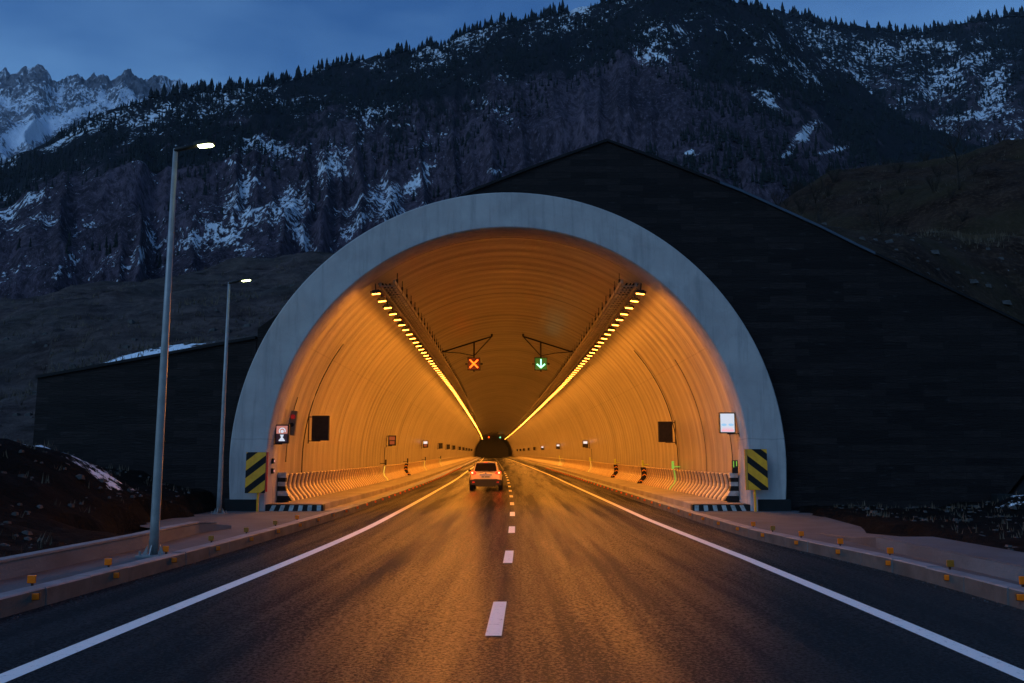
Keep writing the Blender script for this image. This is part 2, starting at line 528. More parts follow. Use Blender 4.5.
LAMP_L = 1780.0
M['lamp'] = emit('tunnel_lamp_glow', (1.0, .310, .030), LAMP_L)
M['street_lamp'] = emit('street_lamp_glow', (.90, 1.0, .45), 12)
M['red_led'] = emit('red_led', (1.0, .085, .006), 5.5)
M['red_face'] = emit('red_face', (1.0, .03, .004), .055, (.05, .004, .002))
M['green_led'] = emit('green_led', (.30, 1.0, .55), 3.2)
M['green_face'] = emit('green_face', (.0, 1.0, .13), .085, (.004, .05, .01))
M['sign_pink'] = emit('sign_pink', (1.0, .36, .29), .5)
M['sign_white'] = emit('sign_white', (.80, .86, 1.0), .82)
M['sign_pale'] = emit('sign_pale', (.62, .72, .82), .75)
M['sign_blue'] = emit('sign_blue', (.35, .62, .9), .95)
M['sign_rose'] = emit('sign_rose', (1.0, .48, .55), .95)
M['sign_dark'] = emit('sign_dark', (.3, .06, .1), .06)
M['small_white'] = emit('small_sign_glow', (1.0, .82, .78), 1.0)
M['small_red'] = emit('small_sign_red', (1.0, .16, .04), .28)
M['green_strip'] = emit('green_strip_glow', (.42, 1.0, .12), .5)
M['yellow_strip'] = emit('yellow_strip_glow', (1.0, .75, .10), .9)
M['red_lens'] = emit('red_lens', (1.0, .01, .01), .22)

# ------------------------------------------------------------------ road, markings, kerbs
YS = list(np.arange(-40, 60, 1.0)) + list(np.arange(60, 431, 4.0))


def strip(mb, off0, off1, dz, ys, mi=0, z1=None):
    """a flat ribbon that follows the road between two lateral offsets (numbers or functions of y)"""
    f0 = off0 if callable(off0) else (lambda y: off0)
    f1 = off1 if callable(off1) else (lambda y: off1)
    vs, fs = [], []
    for y in ys:
        z = gz(y) + dz
        vs += [(cx(y) + f0(y), y, z), (cx(y) + f1(y), y, z if z1 is None else gz(y) + z1)]
    for i in range(len(ys) - 1): fs.append((2 * i, 2 * i + 1, 2 * i + 3, 2 * i + 2))
    mb.add(vs, fs, mi)


def kr(y): return float(np.interp(y, [-40, 6, 9.5, 11.3, 13.5, 15.9, 18.8, 22, 26], [5.62, 5.66, 5.72, 5.74, 5.66, 5.42, 5.14, 5.06, 5.06]))   # right kerb face
def kl(y): return float(np.interp(y, [-40, 6, 12, 26], [-5.1, -5.12, -5.1, -5.04]))                        # left kerb face

def nearshift(y): return float(np.interp(y, [-40, 7, 9, 15, 22], [.2, .19, .17, .08, 0]))
mb = MB(); strip(mb, lambda y: kl(y) - .04, lambda y: kr(y) + .04, 0, YS)
tag(mb.build('road', M['asphalt']), kind='structure')
LINE_L = ([-40, 9, 15, 19, 22, 28, 35, 45], [-3.57, -3.58, -3.575, -3.57, -3.585, -3.68, -3.76, -3.83])
LINE_R = ([-40, 9, 15, 20, 25, 40], [4.05, 4.05, 4.03, 3.92, 3.83, 3.83])
for tb in (LINE_L, LINE_R):
    mb = MB(); strip(mb, lambda y, tb=tb: float(np.interp(y, *tb)) - .095, lambda y, tb=tb: float(np.interp(y, *tb)) + .095, .004, YS)
    tag(mb.build('road_edge_line', M['paint']), kind='structure')
mb = MB()
for k in range(-3, 16):
    y0 = 8.25 + 6.0 * k
    strip(mb, -.077, .077, .004, [y0, y0 + 1, y0 + 2.0])
for k in range(16, 62):
    y0 = 8.25 + 6.0 * k
    strip(mb, -.077, .077, .004, [y0, y0 + 2.0])
tag(mb.build('road_centre_line', M['paint']), kind='structure')

for side, kf in ((-1, kl), (1, kr)):
    mb = MB(); y = -12.0
    while y < 130:
        L = 1.0 if y < 60 else 4.0
        jx = random.uniform(-.006, .006); jz = random.uniform(-.006, .006)
        a, b = y + .006, y + L - .006
        vs = []
        for yy in (a, b):
            f = cx(yy) + kf(yy) + side * jx; z = gz(yy)
            o = side * .24
            vs += [(f, yy, z - .1), (f + side * .012, yy, z + .185 + jz), (f + side * .03, yy, z + .2 + jz), (f + o, yy, z + .2 + jz), (f + o, yy, z - .1)]
        fs = [(i, i + 1, i + 6, i + 5) for i in range(4)] + [(0, 5, 9, 4), (4, 3, 2, 1, 0), (5, 6, 7, 8, 9)]
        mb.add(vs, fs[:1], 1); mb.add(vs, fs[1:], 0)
        y += L
    yl = list(np.arange(130, 431, 6.0))
    strip(mb, kf(60), kf(60) + side * .24, .2, yl)
    strip(mb, kf(60), kf(60), -.1, yl, z1=.2)
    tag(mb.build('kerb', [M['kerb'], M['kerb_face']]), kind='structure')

# walkways inside the tunnel (raised), the narrow gutter behind the kerb
for side, kf in ((-1, kl), (1, kr)):
    mb = MB(); ys = [y for y in YS if y >= 26.6]; ys[0] = 26.32
    o1, o2 = side * 5.62, side * 7.3
    vs, fs = [], []
    for y in ys:
        z = gz(y)
        vs += [(tx(y) + side * 5.26, y, z + .165), (tx(y) + o1 - side * .01, y, z + .165), (tx(y) + o1, y, z + .34), (tx(y) + o1 + side * .02, y, z + .36), (tx(y) + o2, y, z + .36)]
    for i in range(len(ys) - 1):
        for k in range(4): fs.append((5 * i + k, 5 * i + k + 1, 5 * i + 5 + k + 1, 5 * i + 5 + k))
    mb.add(vs, fs)
    tag(mb.build('walkway', M['walk']), kind='structure')

# pavement strips outside, left: gutter floor with a parapet; right: a raised pavement
mb = MB()
ysl = list(np.arange(-15, 17.1, 1.0)) + [18, 19, 20, 21, 22, 23, 24, 25, 25.96, 26.3]
def lfl(y): return float(np.interp(y, [-40, 10, 15, 17.8, 19, 20.5, 26.4], [-6.15, -6.15, -6.25, -6.55, -7.6, -8.9, -8.95]))
strip(mb, lambda y: kl(y) - .23, lfl, .165, ysl)
tag(mb.build('pavement', M['sand']), kind='structure')
mb = MB()
def rfl(y): return float(np.interp(y, [14.9, 15.0, 18.3, 19.5, 26.4], [6.36, 7.27, 7.3, 7.9, 8.7]))
strip(mb, lambda y: kr(y) + .23, rfl, .165, ysl)
tag(mb.build('pavement', M['sand']), kind='structure')
mb = MB()
ysr = list(np.arange(-15, 15.1, 1.0))
vs, fs = [], []
for y in ysr + [16.2, 18.2]:
    h = .36 if y <= 15 else (.26 if y < 17 else .172)
    z = gz(y); e = 6.28
    vs += [(cx(y) + e, y, z), (cx(y) + e + .03, y, z + h - .02), (cx(y) + e + .06, y, z + h), (cx(y) + 7.25, y, z + h), (cx(y) + 7.27, y, z - .3)]
for i in range(len(vs) // 5 - 1):
    for k in range(4): fs.append((5 * i + k, 5 * i + k + 1, 5 * i + 6 + k, 5 * i + 5 + k))
mb.add(vs, fs)
rp = mb.build('raised_pavement', M['sand']); tag(rp, kind='structure')
mb = MB()
strip(mb, 6.272, 6.272, 0.0, ysr, z1=.345)
fc = mb.build('pavement_kerb', M['parapet']); tag(fc, kind='structure')

# low concrete parapet on the left
par = thing('parapet_wall', 'low pale concrete parapet beside the left kerb and lamp post', 'wall', (0, 0, 0))
mb = MB(); ysp = list(np.arange(-15, 18.0, 1.5)) + [18.2, 18.9, 19.4]
def pxf(y): return float(np.interp(y, [-40, 10, 15, 17.8, 18.6, 19.4], [-6.13, -6.13, -6.25, -6.5, -6.45, -6.2]))
vs, fs = [], []
for y in ysp:
    z, x = gz(y), cx(y) + pxf(y)
    h = float(np.interp(y, [-40, 17.5, 18.6, 19.4], [.38, .38, .36, .25]))
    vs += [(x + .03, y, z - .2), (x, y, z + h - .02), (x - .02, y, z + h), (x - .15, y, z + h), (x - .17, y, z + h - .02), (x - .17, y, z - .3)]
n = 6
for i in range(len(ysp) - 1):
    for k in range(n - 1): fs.append((n * i + k, n * i + k + 1, n * i + n + k + 1, n * i + n + k))
fs.append(tuple(range(n))); fs.append(tuple((len(ysp) - 1) * n + k for k in range(n)))
mb.add(vs, fs); mb.build('wall', M['parapet'], par)
mb = MB(); vs, fs = [], []
for y in ysp[:-1]:
    z, x = gz(y), cx(y) + pxf(y)
    h = float(np.interp(y, [-40, 17.5, 18.6, 19.4], [.38, .38, .36, .25]))
    vs += [(x + .012, y, z + h + .001), (x + .012, y, z + h + .03), (x - .185, y, z + h + .03), (x - .185, y, z + h + .001)]
for i in range(len(ysp) - 2):
    for k in range(4): fs.append((4 * i + k, 4 * i + (k + 1) % 4, 4 * i + 4 + (k + 1) % 4, 4 * i + 4 + k))
fs.append((0, 1, 2, 3)); fs.append(tuple((len(ysp) - 2) * 4 + k for k in range(4)))
mb.add(vs, fs); mb.build('coping', M['kerb'], par)

# ------------------------------------------------------------------ tunnel
tun = thing('tunnel', 'large round tunnel mouth with pale concrete rim and amber lit lining', 'tunnel', (tx(PY), PY, 0))


def arch(r_, n=72, z0=-.2):
    """points of the arch outline from the left foot over the crown to the right foot"""
    P = [(-r_, z0), (-r_, z0 + (ZC - z0) * .5)]
    P += [(-r_ * math.cos(a), ZC + r_ * math.sin(a)) for a in np.linspace(0, math.pi, n)]
    P += [(r_, z0 + (ZC - z0) * .5), (r_, z0)]
    return P


# lining
ysL = list(np.arange(27.22, 90, .7)) + list(np.arange(90, 392, 5.0))
A = arch(R_IN + .03, 72, -.25)
arc = [0.0]
for i in range(1, len(A)): arc.append(arc[-1] + math.dist(A[i], A[i - 1]))
half = arc[-1] / 2
mb = MB(); vs, fs, uvs = [], [], []
for y in ysL:
    for (a, b), s_ in zip(A, arc):
        vs.append((tx(y) + a - tx(PY), y - PY, gz(y) + b)); uvs.append((s_ - half, y))
na = len(A)
for i in range(len(ysL) - 1):
    for k in range(na - 1): fs.append((i * na + k, i * na + k + 1, (i + 1) * na + k + 1, (i + 1) * na + k))
mb.add(vs, fs)
# uv unit: metres
lin = mb.build('lining', M['lining'], tun, smooth=True, uv=uvs)
mb = MB(); y = ysL[-1]
mb.add([(tx(y) + a - tx(PY), y - PY, gz(y) + b) for a, b in A], [tuple(range(na))])
mb.build('added_end_cap', M['lining'], tun)  # added cap, dimly lit to brown; the real tunnel runs on unlit
# dark joint between ring and lining
mb = MB()
Ai, Ao = arch(R_IN + .005, 72, -.2), arch(R_IN + .06, 72, -.2)
vs = [(a, 1.2 + .0, b) for a, b in Ai] + [(a, 1.225, b) for a, b in Ao]
mb.add(vs, [(k, k + 1, na + k + 1, na + k) for k in range(na - 1)])
mb.build('joint', M['black'], tun)

# ring
mb = MB()
Ai, Ao = arch(R_IN, 96, -.2), arch(R_OUT, 96, .46)
Ao[0] = (-R_OUT + .06, .46); Ao[1] = (-R_OUT + .02, 1.0); Ao[-1] = (R_OUT - .06, .46); Ao[-2] = (R_OUT - .02, 1.0)
Ai2 = list(Ai)
nn_ = len(Ai)
def ringpts(A_, y, sc): return [(a * sc, y, (b - ZC) * sc + ZC if b > ZC else b) for a, b in A_]
rows = [ringpts(Ai, 1.22, 1), ringpts(Ai, .03, 1), ringpts(Ai, 0, 1.004), ringpts(Ao, 0, .9965), ringpts(Ao, .03, 1), ringpts(Ao, 1.22, 1)]
vs = [p for r_ in rows for p in r_]
fs = []
for i in range(len(rows) - 1):
    for k in range(nn_ - 1): fs.append((i * nn_ + k, i * nn_ + k + 1, (i + 1) * nn_ + k + 1, (i + 1) * nn_ + k))
mb.add(vs, fs)
ring = mb.build('portal_rim', M['ring'], tun, smooth=True)
for p in ring.data.polygons:
    p.use_smooth = abs(p.normal.y) < .5
for side in (-1, 1):
    mb = MB()
    mb.box(min(side * (R_IN + .22), side * (R_OUT + .06)), max(side * (R_IN + .22), side * (R_OUT + .06)), -.06, 1.2, -.3, .47)
    mb.build('plinth', M['plinth'], tun, bevel=.015)

# corrugated lower wall panels, in 8 m lengths
PROF = [(.34, .37), (.31, .45), (.16, .62), (.06, .76), (.04, .88), (.07, 1.06), (.11, 1.20), (.09, 1.23), (.0, 1.23)]
def panel_mesh(y0, y1, side, ribbed):
    mb = MB(); st = []
    if ribbed:
        pitch = .5715; y = y0
        while y < y1 - .05:
            st += [(y, 0, 1), (y + .02, .04, 0), (y + .25, .04, 0), (y + .27, 0, 1)]; y += pitch
        st.append((y1 - .03, 0, 0))
    else: st = [(y0, .04, 0), (y1 - .03, .04, 0)]
    m = len(PROF); vs, fs, mi = [], [], []
    for (y, d, g) in st:
        for k, (o, h) in enumerate(PROF):
            q = R_IN + .02 - o - (d if k < m - 1 else 0) - .0
            vs.append((tx(y) - tx(PY) + side * q, y - PY, gz(y) + h))
    for i in range(len(st) - 1):
        for k in range(m - 1):
            fs.append((i * m + k, i * m + k + 1, (i + 1) * m + k + 1, (i + 1) * m + k))
            mi.append(1 if st[i][1] == 0 and st[i + 1][1] == 0 else 0) if False else mi.append(1 if (ribbed and i % 4 in (3,)) else 0)
    b = len(mb.v); mb.v += vs; mb.f += [tuple(j + b for j in f) for f in fs]; mb.m += mi
    return mb
for side in (-1, 1):
    for k in range(30):
        y0 = 27.35 + 8 * k if k else 27.35
        y0 = 27.35 + 8 * k
        pm = panel_mesh(y0, y0 + 8, side, k < 9)
        pm.build('wall_panel', [M['rib'] if k < 9 else M['panel_far'], M['groove']], tun)
# banded end post closing the panels at the mouth
for side in (-1, 1):
    post = MB(); bands = []
    zs = [.36, .52, .67, .82, .95, 1.08, 1.24]
    for k in range(6):
        w0, w1 = np.interp([zs[k], zs[k + 1]], [.36, .6, .8, 1.24], [.46, .30, .24, .26])
        x0 = R_IN - .02
        poly = [(side * (x0), zs[k]), (side * (x0 - w0), zs[k]), (side * (x0 - w1), zs[k + 1]), (side * x0, zs[k + 1])]
        if k % 2: bands.append(MB().prism(poly, 1.218, 1.378))
        else: post.prism(poly, 1.22, 1.38)
    post.prism([(side * (R_IN - .03), .37), (side * (R_IN - .2), .37), (side * (R_IN - .2), 1.22), (side * (R_IN - .03), 1.22)], 1.26, 1.36)
    e = post.build('end_post', M['black'], tun)
    for b_ in bands: b_.build('white_band', M['white'], e)

# conduits on the lining
def conduit(y, side, z_lo, a_hi, rad=.035):
    pts = [(side * (R_IN - .01), z_lo), (side * (R_IN - .01), (z_lo + ZC) / 2 + .2)]
    pts += [(side * (R_IN - .01) * math.cos(a), ZC + (R_IN - .01) * math.sin(a)) for a in np.linspace(.02, a_hi, 14)]
    mb = MB(); mb.tube([(tx(y) - tx(PY) + a, y - PY, gz(y) + b) for a, b in pts], rad * .62, 6)
    mb.build('conduit', M['dark_metal'], tun, smooth=True)
conduit(30.35, -1, 1.2, .62, .03); conduit(36.9, 1, 1.2, .72, .03); conduit(28.15, -1, 1.6, .30, .022)
conduit(31.6, 1, 1.2, .55, .016); conduit(50.9, -1, 1.2, .1, .03); conduit(27.9, 1, 1.25, .16, .022); conduit(72, 1, 1.2, .1, .03)

# striped step where the raised walkway begins
for side, lab in ((-1, 'black and white striped step end left of the road at the tunnel mouth'), (1, 'black and white striped step end right of the road at the tunnel mouth')):
    st = thing('striped_step', lab, 'step', (tx(PY), 26.02, gz(PY)), 0, 'striped step ends at the tunnel mouth')
    xa, xb = 5.50, 7.28
    mb = MB(); mb.box(min(side * xa, side * xb), max(side * xa, side * xb), .012, .31, .0, .352); mb.build('block', M['black'], st, bevel=.012)
    mb = MB()
    nst = 6
    for k in range(nst):
        w = (xb - xa) / nst
        a = xa + .06 + w * k; lean = -.15
        poly = [(side * a, .02), (side * (a + w * .42), .02), (side * (a + w * .42 + lean * (k / 5)), .335), (side * (a + lean * (k / 5)), .335)]
        mb.prism(poly, .004, .0135)
    mb.build('white_stripe', M['white'], st)

# ------------------------------------------------------------------ wing walls of dark stone
WALL = [(-8.0, 5.6), (-5.5, 7.5), (-1.33, 10.03), (.89, 10.92), (3.04, 11.72), (4.85, 11.03), (7.24, 10.06), (9.68, 8.90), (10.86, 8.28), (13.39, 7.03), (15.91, 5.77), (19.2, 4.2)]
LWALL = [(-14.62, 4.12), (-7.9, 5.36)]
WY0, WY1 = 26.42, 26.95


def wall_top(x):
    xs, zs = zip(*(LWALL + WALL[1:]))
    return float(np.interp(x, xs, zs))


def wall_thing(name, label, pts, xa, xb, end=None):
    w = thing(name, label, 'wall', (0, WY0, 0))
    xs = sorted(set(list(np.linspace(xa, xb, 90)) + [p[0] for p in pts if xa < p[0] < xb]))
    px_, pz_ = zip(*pts)
    lo, hi, keep = [], [], []
    for x in xs:
        d = x - tx(PY)
        h = float(np.interp(x, px_, pz_))
        b = -.3
        if abs(d) < 7.85: b = ZC + math.sqrt(7.85 ** 2 - d * d)
        if end is not None and x > end[0]:
            b = np.interp(x, [end[0], end[2]], [end[1], end[3]])
        if h - b < .02: b = h - .02
        lo.append(b); hi.append(h)
    vs = [];
    for x, b, h in zip(xs, lo, hi):
        vs += [(x, 0, b), (x, 0, h), (x, WY1 - WY0, h), (x, WY1 - WY0, b)]
    fs = []
    for i in range(len(xs) - 1):
        for k in range(4): fs.append((4 * i + k, 4 * i + (k + 1) % 4, 4 * i + 4 + (k + 1) % 4, 4 * i + 4 + k))
    fs.append((0, 1, 2, 3)); fs.append(tuple(4 * (len(xs) - 1) + k for k in range(4)))
    mb = MB(); mb.add(vs, fs); mb.build('wall', M['stone'], w)
    # coping
    def cope(xa_, xb_, mat_, th=.11):
        sel = sorted([xa_, xb_] + [p[0] for p in pts if xa_ < p[0] < xb_])
        c = MB(); v2, f2 = [], []
        for x in sel:
            h = float(np.interp(x, px_, pz_))
            v2 += [(x, -.06, h + .004), (x, -.06, h + th), (x, WY1 - WY0 + .05, h + th + .01), (x, WY1 - WY0 + .05, h + .004)]
        for i in range(len(sel) - 1):
            for k in range(4): f2.append((4 * i + k, 4 * i + (k + 1) % 4, 4 * i + 4 + (k + 1) % 4, 4 * i + 4 + k))
        f2.append((0, 1, 2, 3)); f2.append(tuple(4 * (len(sel) - 1) + k for k in range(4)))
        c.add(v2, f2); c.build('coping', mat_, w)
    return w, cope


wr, cope = wall_thing('retaining_wall', 'tall dark stone gable wall rising to a peak behind the tunnel rim', WALL, -7.9, 19.2, (14.55, .1, 18.4, 4.4))
cope(-6.0, 3.04, M['coping_dark'], .09); cope(3.041, 6.6, M['coping_dark'], .09); cope(6.601, 11.4, M['coping'], .09); cope(11.401, 19.2, M['coping_dark'], .09)
mb = MB()
mb.prism([(14.40, -.35), (14.75, -.35), (18.9, 4.45), (18.55, 4.62)], -.09, WY1 - WY0 + .06)
mb.build('edge_beam', M['coping_dark'], wr)
mb = MB(); mb.box(14.5, 15.05, -.35, .3, -.4, .62); mb.build('foot_block', M['plinth'], wr, bevel=.03)
wl, cope = wall_thing('retaining_wall', 'lower dark stone wing wall left of the tunnel rim', LWALL, -14.62, -7.92)
cope(-14.66, -7.95, M['coping_dark'], .09)

# ------------------------------------------------------------------ tunnel lights
GL, GR = 'tunnel lamps in the row on the left', 'tunnel lamps in the row on the right'
LX, LZ = 4.27, 6.99
def make_light():
    t = thing('tunnel_lamp', '', 'lamp')
    mb = MB(); mb.box(-.17, .17, -.12, .12, .0, .08); mb.box(-.12, .12, -.08, .08, .08, .12)
    mb.build('housing', M['dark_metal'], t, bevel=.012)
    mb = MB(); mb.box(-.125, .125, -.030, .030, -.019, -.001)
    mb.build('glowing_lens', M['lamp'], t)
    mb = MB(); mb.tube([(.0, 0, .11), (.0, 0, .34)], .018, 6); mb.build('bracket', M['dark_metal'], t)
    return t
proto = make_light()
ly = list(27.35 + 1.33 * np.arange(0, 110)); ly += list(np.arange(ly[-1] + 3.2, 335, 3.9))
ly = ly[:150]
first = True
for side in (-1, 1):
    for k, y in enumerate(ly):
        loc = (tx(y) + side * LX, y, gz(y) + LZ)
        where = 'left' if side < 0 else 'right'
        if k == 0: lab = 'nearest and largest amber lamp of the %s row under the tunnel vault' % where
        elif k == 1: lab = 'amber lamp second from the tunnel mouth in the %s ceiling row' % where
        else: lab = 'glowing amber lamp further down the %s ceiling row in the tunnel' % where
        rz = R(-6) * side
        if first:
            o = proto; o.location = loc; o.rotation_euler = (0, 0, 0); first = False
            o['label'] = lab; o['group'] = GL
        else: o = dup(proto, loc, 0, lab, GL if side < 0 else GR)
        o.rotation_euler = (0, R(6) * side, 0)
        if y > 175: o.scale = (1, 2.93, 1)

# cable trays above the lamps
for side, lab in ((-1, 'long dark cable tray above the left row of tunnel lamps'), (1, 'long dark cable tray above the right row of tunnel lamps')):
    t = thing('cable_tray', lab, 'cable tray', (0, 27.3, 0), 0, 'cable trays under the tunnel vault')
    xa, xb, zt = 3.70, 4.16, 7.24
    yt = [27.4, 32, 38, 45, 55, 65, 80, 100, 130, 170, 220, 280, 335]
    for xo in (xa, xb):
        mb = MB()
        for a, b in zip(yt[:-1], yt[1:]):
            vs = []
            for y in (a, b):
                c = tx(y) + side * xo; z = gz(y) + zt + (.10 if xo == xa else 0)
                vs += [(c - .03, y - 27.3, z), (c + .03, y - 27.3, z), (c + .03, y - 27.3, z + .12), (c - .03, y - 27.3, z + .12)]
            mb.add(vs, [(0, 1, 5, 4), (1, 2, 6, 5), (2, 3, 7, 6), (3, 0, 4, 7)] + ([(0, 3, 2, 1)] if a == yt[0] else []))
        mb.build('rail', M['tray'], t)
    mb = MB(); y = 27.6
    while y < 120:
        c0, c1 = tx(y) + side * xa, tx(y) + side * xb; z = gz(y) + zt + .03
        x0, x1 = min(c0, c1), max(c0, c1)
        mb.box(x0, x1, y - 27.3 - .03, y - 27.3 + .03, z, z + .04); y += .42
    tag(mb.build('rungs', M['tray'], t), kind='stuff')
    # cables lying in the tray
    for q, rr in ((.15, .03), (.28, .022), (.40, .03), (.52, .02)):
        mb = MB(); pts = []
        for y in np.arange(27.5, 120, 2.5): pts.append((tx(y) + side * (xa + q) + random.uniform(-.02, .02), y - 27.3, gz(y) + zt + .10 + random.uniform(0, .02)))
        mb.tube(pts, rr, 5); mb.build('cable', M['black'], t, smooth=True)
    hang = None
    for k in range(46):
        y = 27.9 + 1.33 * k
        top = ZC + math.sqrt(R_IN ** 2 - xa ** 2) + .02
        if hang is None:
            mb = MB(); mb.box(-.012, .012, -.012, .012, zt + .1, top); mb.box(-.03, .03, -.035, .035, zt + .22, zt + .34)
            hang = mb.build('hanger', M['dark_metal'], t); h = hang
        else:
            h = hang.copy(); COL.objects.link(h); h.parent = t
        h.location = (tx(y) + side * (xa - .03), y - 27.3, gz(y))

# ------------------------------------------------------------------ lane signals
def lane_signal(y, side, glyph, label, z_c, dist_small=False):
    x = tx(y) + side * 1.92
    t = thing('lane_signal', label, 'lane signal', (x, y, gz(y)), 0, 'overhead lane signals')
    h = .37
    mb = MB(); mb.box(-h, h, 0, .22, z_c - h, z_c + h)
    for (a, b) in ((-h - .07, 0), (h + .07, 0)): mb.box(a - .06, a + .06, .06, .14, z_c - .045, z_c + .045)
    mb.box(-.05, .05, .06, .14, z_c - h - .07, z_c - h)
    mb.build('housing', M['black'], t, bevel=.012)
    mb = MB(); mb.box(-h + .04, h - .04, -.012, -.001, z_c - h + .04, z_c + h - .04)
    mb.build('face', M['red_face'] if glyph == 'x' else M['green_face'], t)
    mb = MB()
    if glyph == 'x':
        for s_ in (-1, 1):
            Mx = Matrix.Translation((0, -.03 - .002 * s_, z_c)) @ Matrix.Rotation(R(45) * s_, 4, 'Y')
            mb.box(-.325, .325, -.008, .008, -.036, .036, M=Mx)
        mb.build('cross', M['red_led'], t)
    else:
        mb.box(-.034, .034, -.038, -.022, z_c - .20, z_c + .27)
        for s_ in (-1, 1):
            Mx = Matrix.Translation((s_ * .105, -.034 - .002 * s_, z_c - .13)) @ Matrix.Rotation(R(-42) * s_, 4, 'Y')
            mb.box(-.17, .17, -.008, .008, -.034, .034, M=Mx)
        mb.build('arrow', M['green_led'], t)
    # bracket: a slanting beam fixed to the vault at both ends, a hanger and two stays
    xa, xb = side * .90 - side * 1.92, side * 3.70 - side * 1.92
    def vault(xw): return ZC + math.sqrt(max(0, R_IN ** 2 - (xw + side * 1.92) ** 2))
    za, zb = vault(xa) - .12, vault(xb) - .05
    zm = za + (zb - za) * (0 - xa) / (xb - xa)
    mb = MB(); mb.tube([(xa, .1, za), (xb, .1, zb)], .045, 6)
    mb.tube([(0, .1, zm), (0, .1, z_c + h)], .05, 6)
    mb.tube([(xa, .1, za), (0.0, .1, z_c + h + .1)], .03, 6)
    mb.tube([(xb, .1, zb), (xb * .45, .1, z_c + h + .26), (0.0, .1, z_c + h + .1)], .026, 6)
    mb.tube([(xa, .1, za), (xa, .1, vault(xa) + .03)], .06, 6); mb.tube([(xb, .1, zb), (xb, .1, vault(xb) + .03)], .06, 6)
    mb.build('bracket', M['dark_metal'], t, smooth=True)
    return t
lane_signal(49, -1, 'x', 'square overhead signal showing a glowing red cross above the left lane', 7.02)
lane_signal(49, 1, 'arrow', 'square overhead signal showing a glowing green down arrow above the right lane', 7.02)
lane_signal(292, -1, 'x', 'tiny red cross signal far down the tunnel near its dark end', 7.05)
lane_signal(292, 1, 'arrow', 'tiny green arrow signal far down the tunnel near its dark end', 7.05)

# ------------------------------------------------------------------ signs and boxes on the tunnel wall
def sign_box(name, label, cat, x, y, z, w, h, depth, side, group=None):
    """a box facing the driver, held off the wall by two arms"""
    t = thing(name, label, cat, (x, y, z), 0, group)
    mb = MB(); mb.box(-w / 2, w / 2, 0, depth, -h / 2, h / 2); mb.build('housing', M['dark_metal'], t, bevel=.01)
    mb = MB()
    wallx = side * (w / 2 + .14)
    for zz in (-h / 2 - .03, h / 2 - .06):
        mb.box(min(side * w / 2 * .0, wallx), max(0, wallx), depth * .4, depth * .4 + .03, zz, zz + .03) if zz < 0 else mb.box(min(side * w / 2, wallx), max(side * w / 2, wallx), depth * .4, depth * .4 + .03, zz, zz + .03)
    mb.box(min(wallx, wallx - side * .035), max(wallx, wallx - side * .035), depth * .4, depth * .4 + .03, -h / 2 - .1, h / 2 + .05)
    mb.build('arm', M['dark_metal'], t)
    return t

# lit emergency sign on the left
t = sign_box('lit_sign', 'lit pink box sign with a white pictogram by the left rim', 'sign', tx(26.5) - 6.94, 26.55, 2.42, .42, .58, .12, -1)
mb = MB(); mb.box(-.17, .17, -.006, -.001, -.25, .25); mb.build('face', M['sign_dark'], t)
mb = MB(); mb.box(-.17, .17, -.012, -.007, .01, .25); mb.build('pink_half', M['sign_pink'], t)
mb = MB()
def ringpoly(cx_, cz_, r1, r2, a0, a1, n=14, y0=-.018, y1=-.013):
    for k in range(n):
        q0, q1 = a0 + (a1 - a0) * k / n, a0 + (a1 - a0) * (k + 1) / n
        mb.prism([(cx_ + r1 * math.cos(q0), cz_ + r1 * math.sin(q0)), (cx_ + r2 * math.cos(q0), cz_ + r2 * math.sin(q0)),
                  (cx_ + r2 * math.cos(q1), cz_ + r2 * math.sin(q1)), (cx_ + r1 * math.cos(q1), cz_ + r1 * math.sin(q1))], y0, y1)
ringpoly(0.01, .09, .075, .105, R(-20), R(215))
ringpoly(0.01, .08, .0, .05, 0, 2 * math.pi)
mb.prism([(-.055, -.02), (.065, -.02), (.03, -.10), (-.02, -.10)], -.018, -.013)
mb.prism([(-.02, -.10), (.03, -.10), (.085, -.175), (-.075, -.175)], -.018, -.013)
mb.box(-.09, .10, -.018, -.013, -.215, -.178)
mb.build('pictogram', M['sign_white'], t)
# lit white sign on the right
t = sign_box('lit_sign', 'bright white lit box sign by the right rim', 'sign', tx(26.8) + 6.80, 26.75, 2.77, .50, .64, .12, 1)
mb = MB(); mb.box(-.215, .215, -.006, -.001, -.285, .285); mb.build('face', M['sign_white'], t)
mb = MB()
for sx in (-.11, .11):
    mb.prism([(sx + .085 * math.cos(a), -.06 + .04 * math.sin(a)) for a in np.linspace(0, 2 * math.pi, 16)[:-1]], -.011, -.007)
mb.build('blue_mark', M['sign_blue'], t)
mb = MB(); mb.box(-.19, .19, -.011, -.007, -.27, -.20); mb.box(-.17, .17, -.011, -.007, -.175, -.155); mb.build('rose_band', M['sign_rose'], t)

# dark panels (unlit message boards)
for side, x, y, z, lab in ((-1, -6.52, 29.95, 2.72, 'unlit dark message panel on the left tunnel wall'), (1, 6.58, 36.2, 2.78, 'unlit dark message panel on the right tunnel wall')):
    t = sign_box('message_panel', lab, 'sign', tx(y) + x, y, z, .60, .86, .16, side, 'unlit message panels')
    mb = MB(); mb.box(-.27, .27, -.006, -.001, -.40, .40); mb.build('screen', M['black'], t)

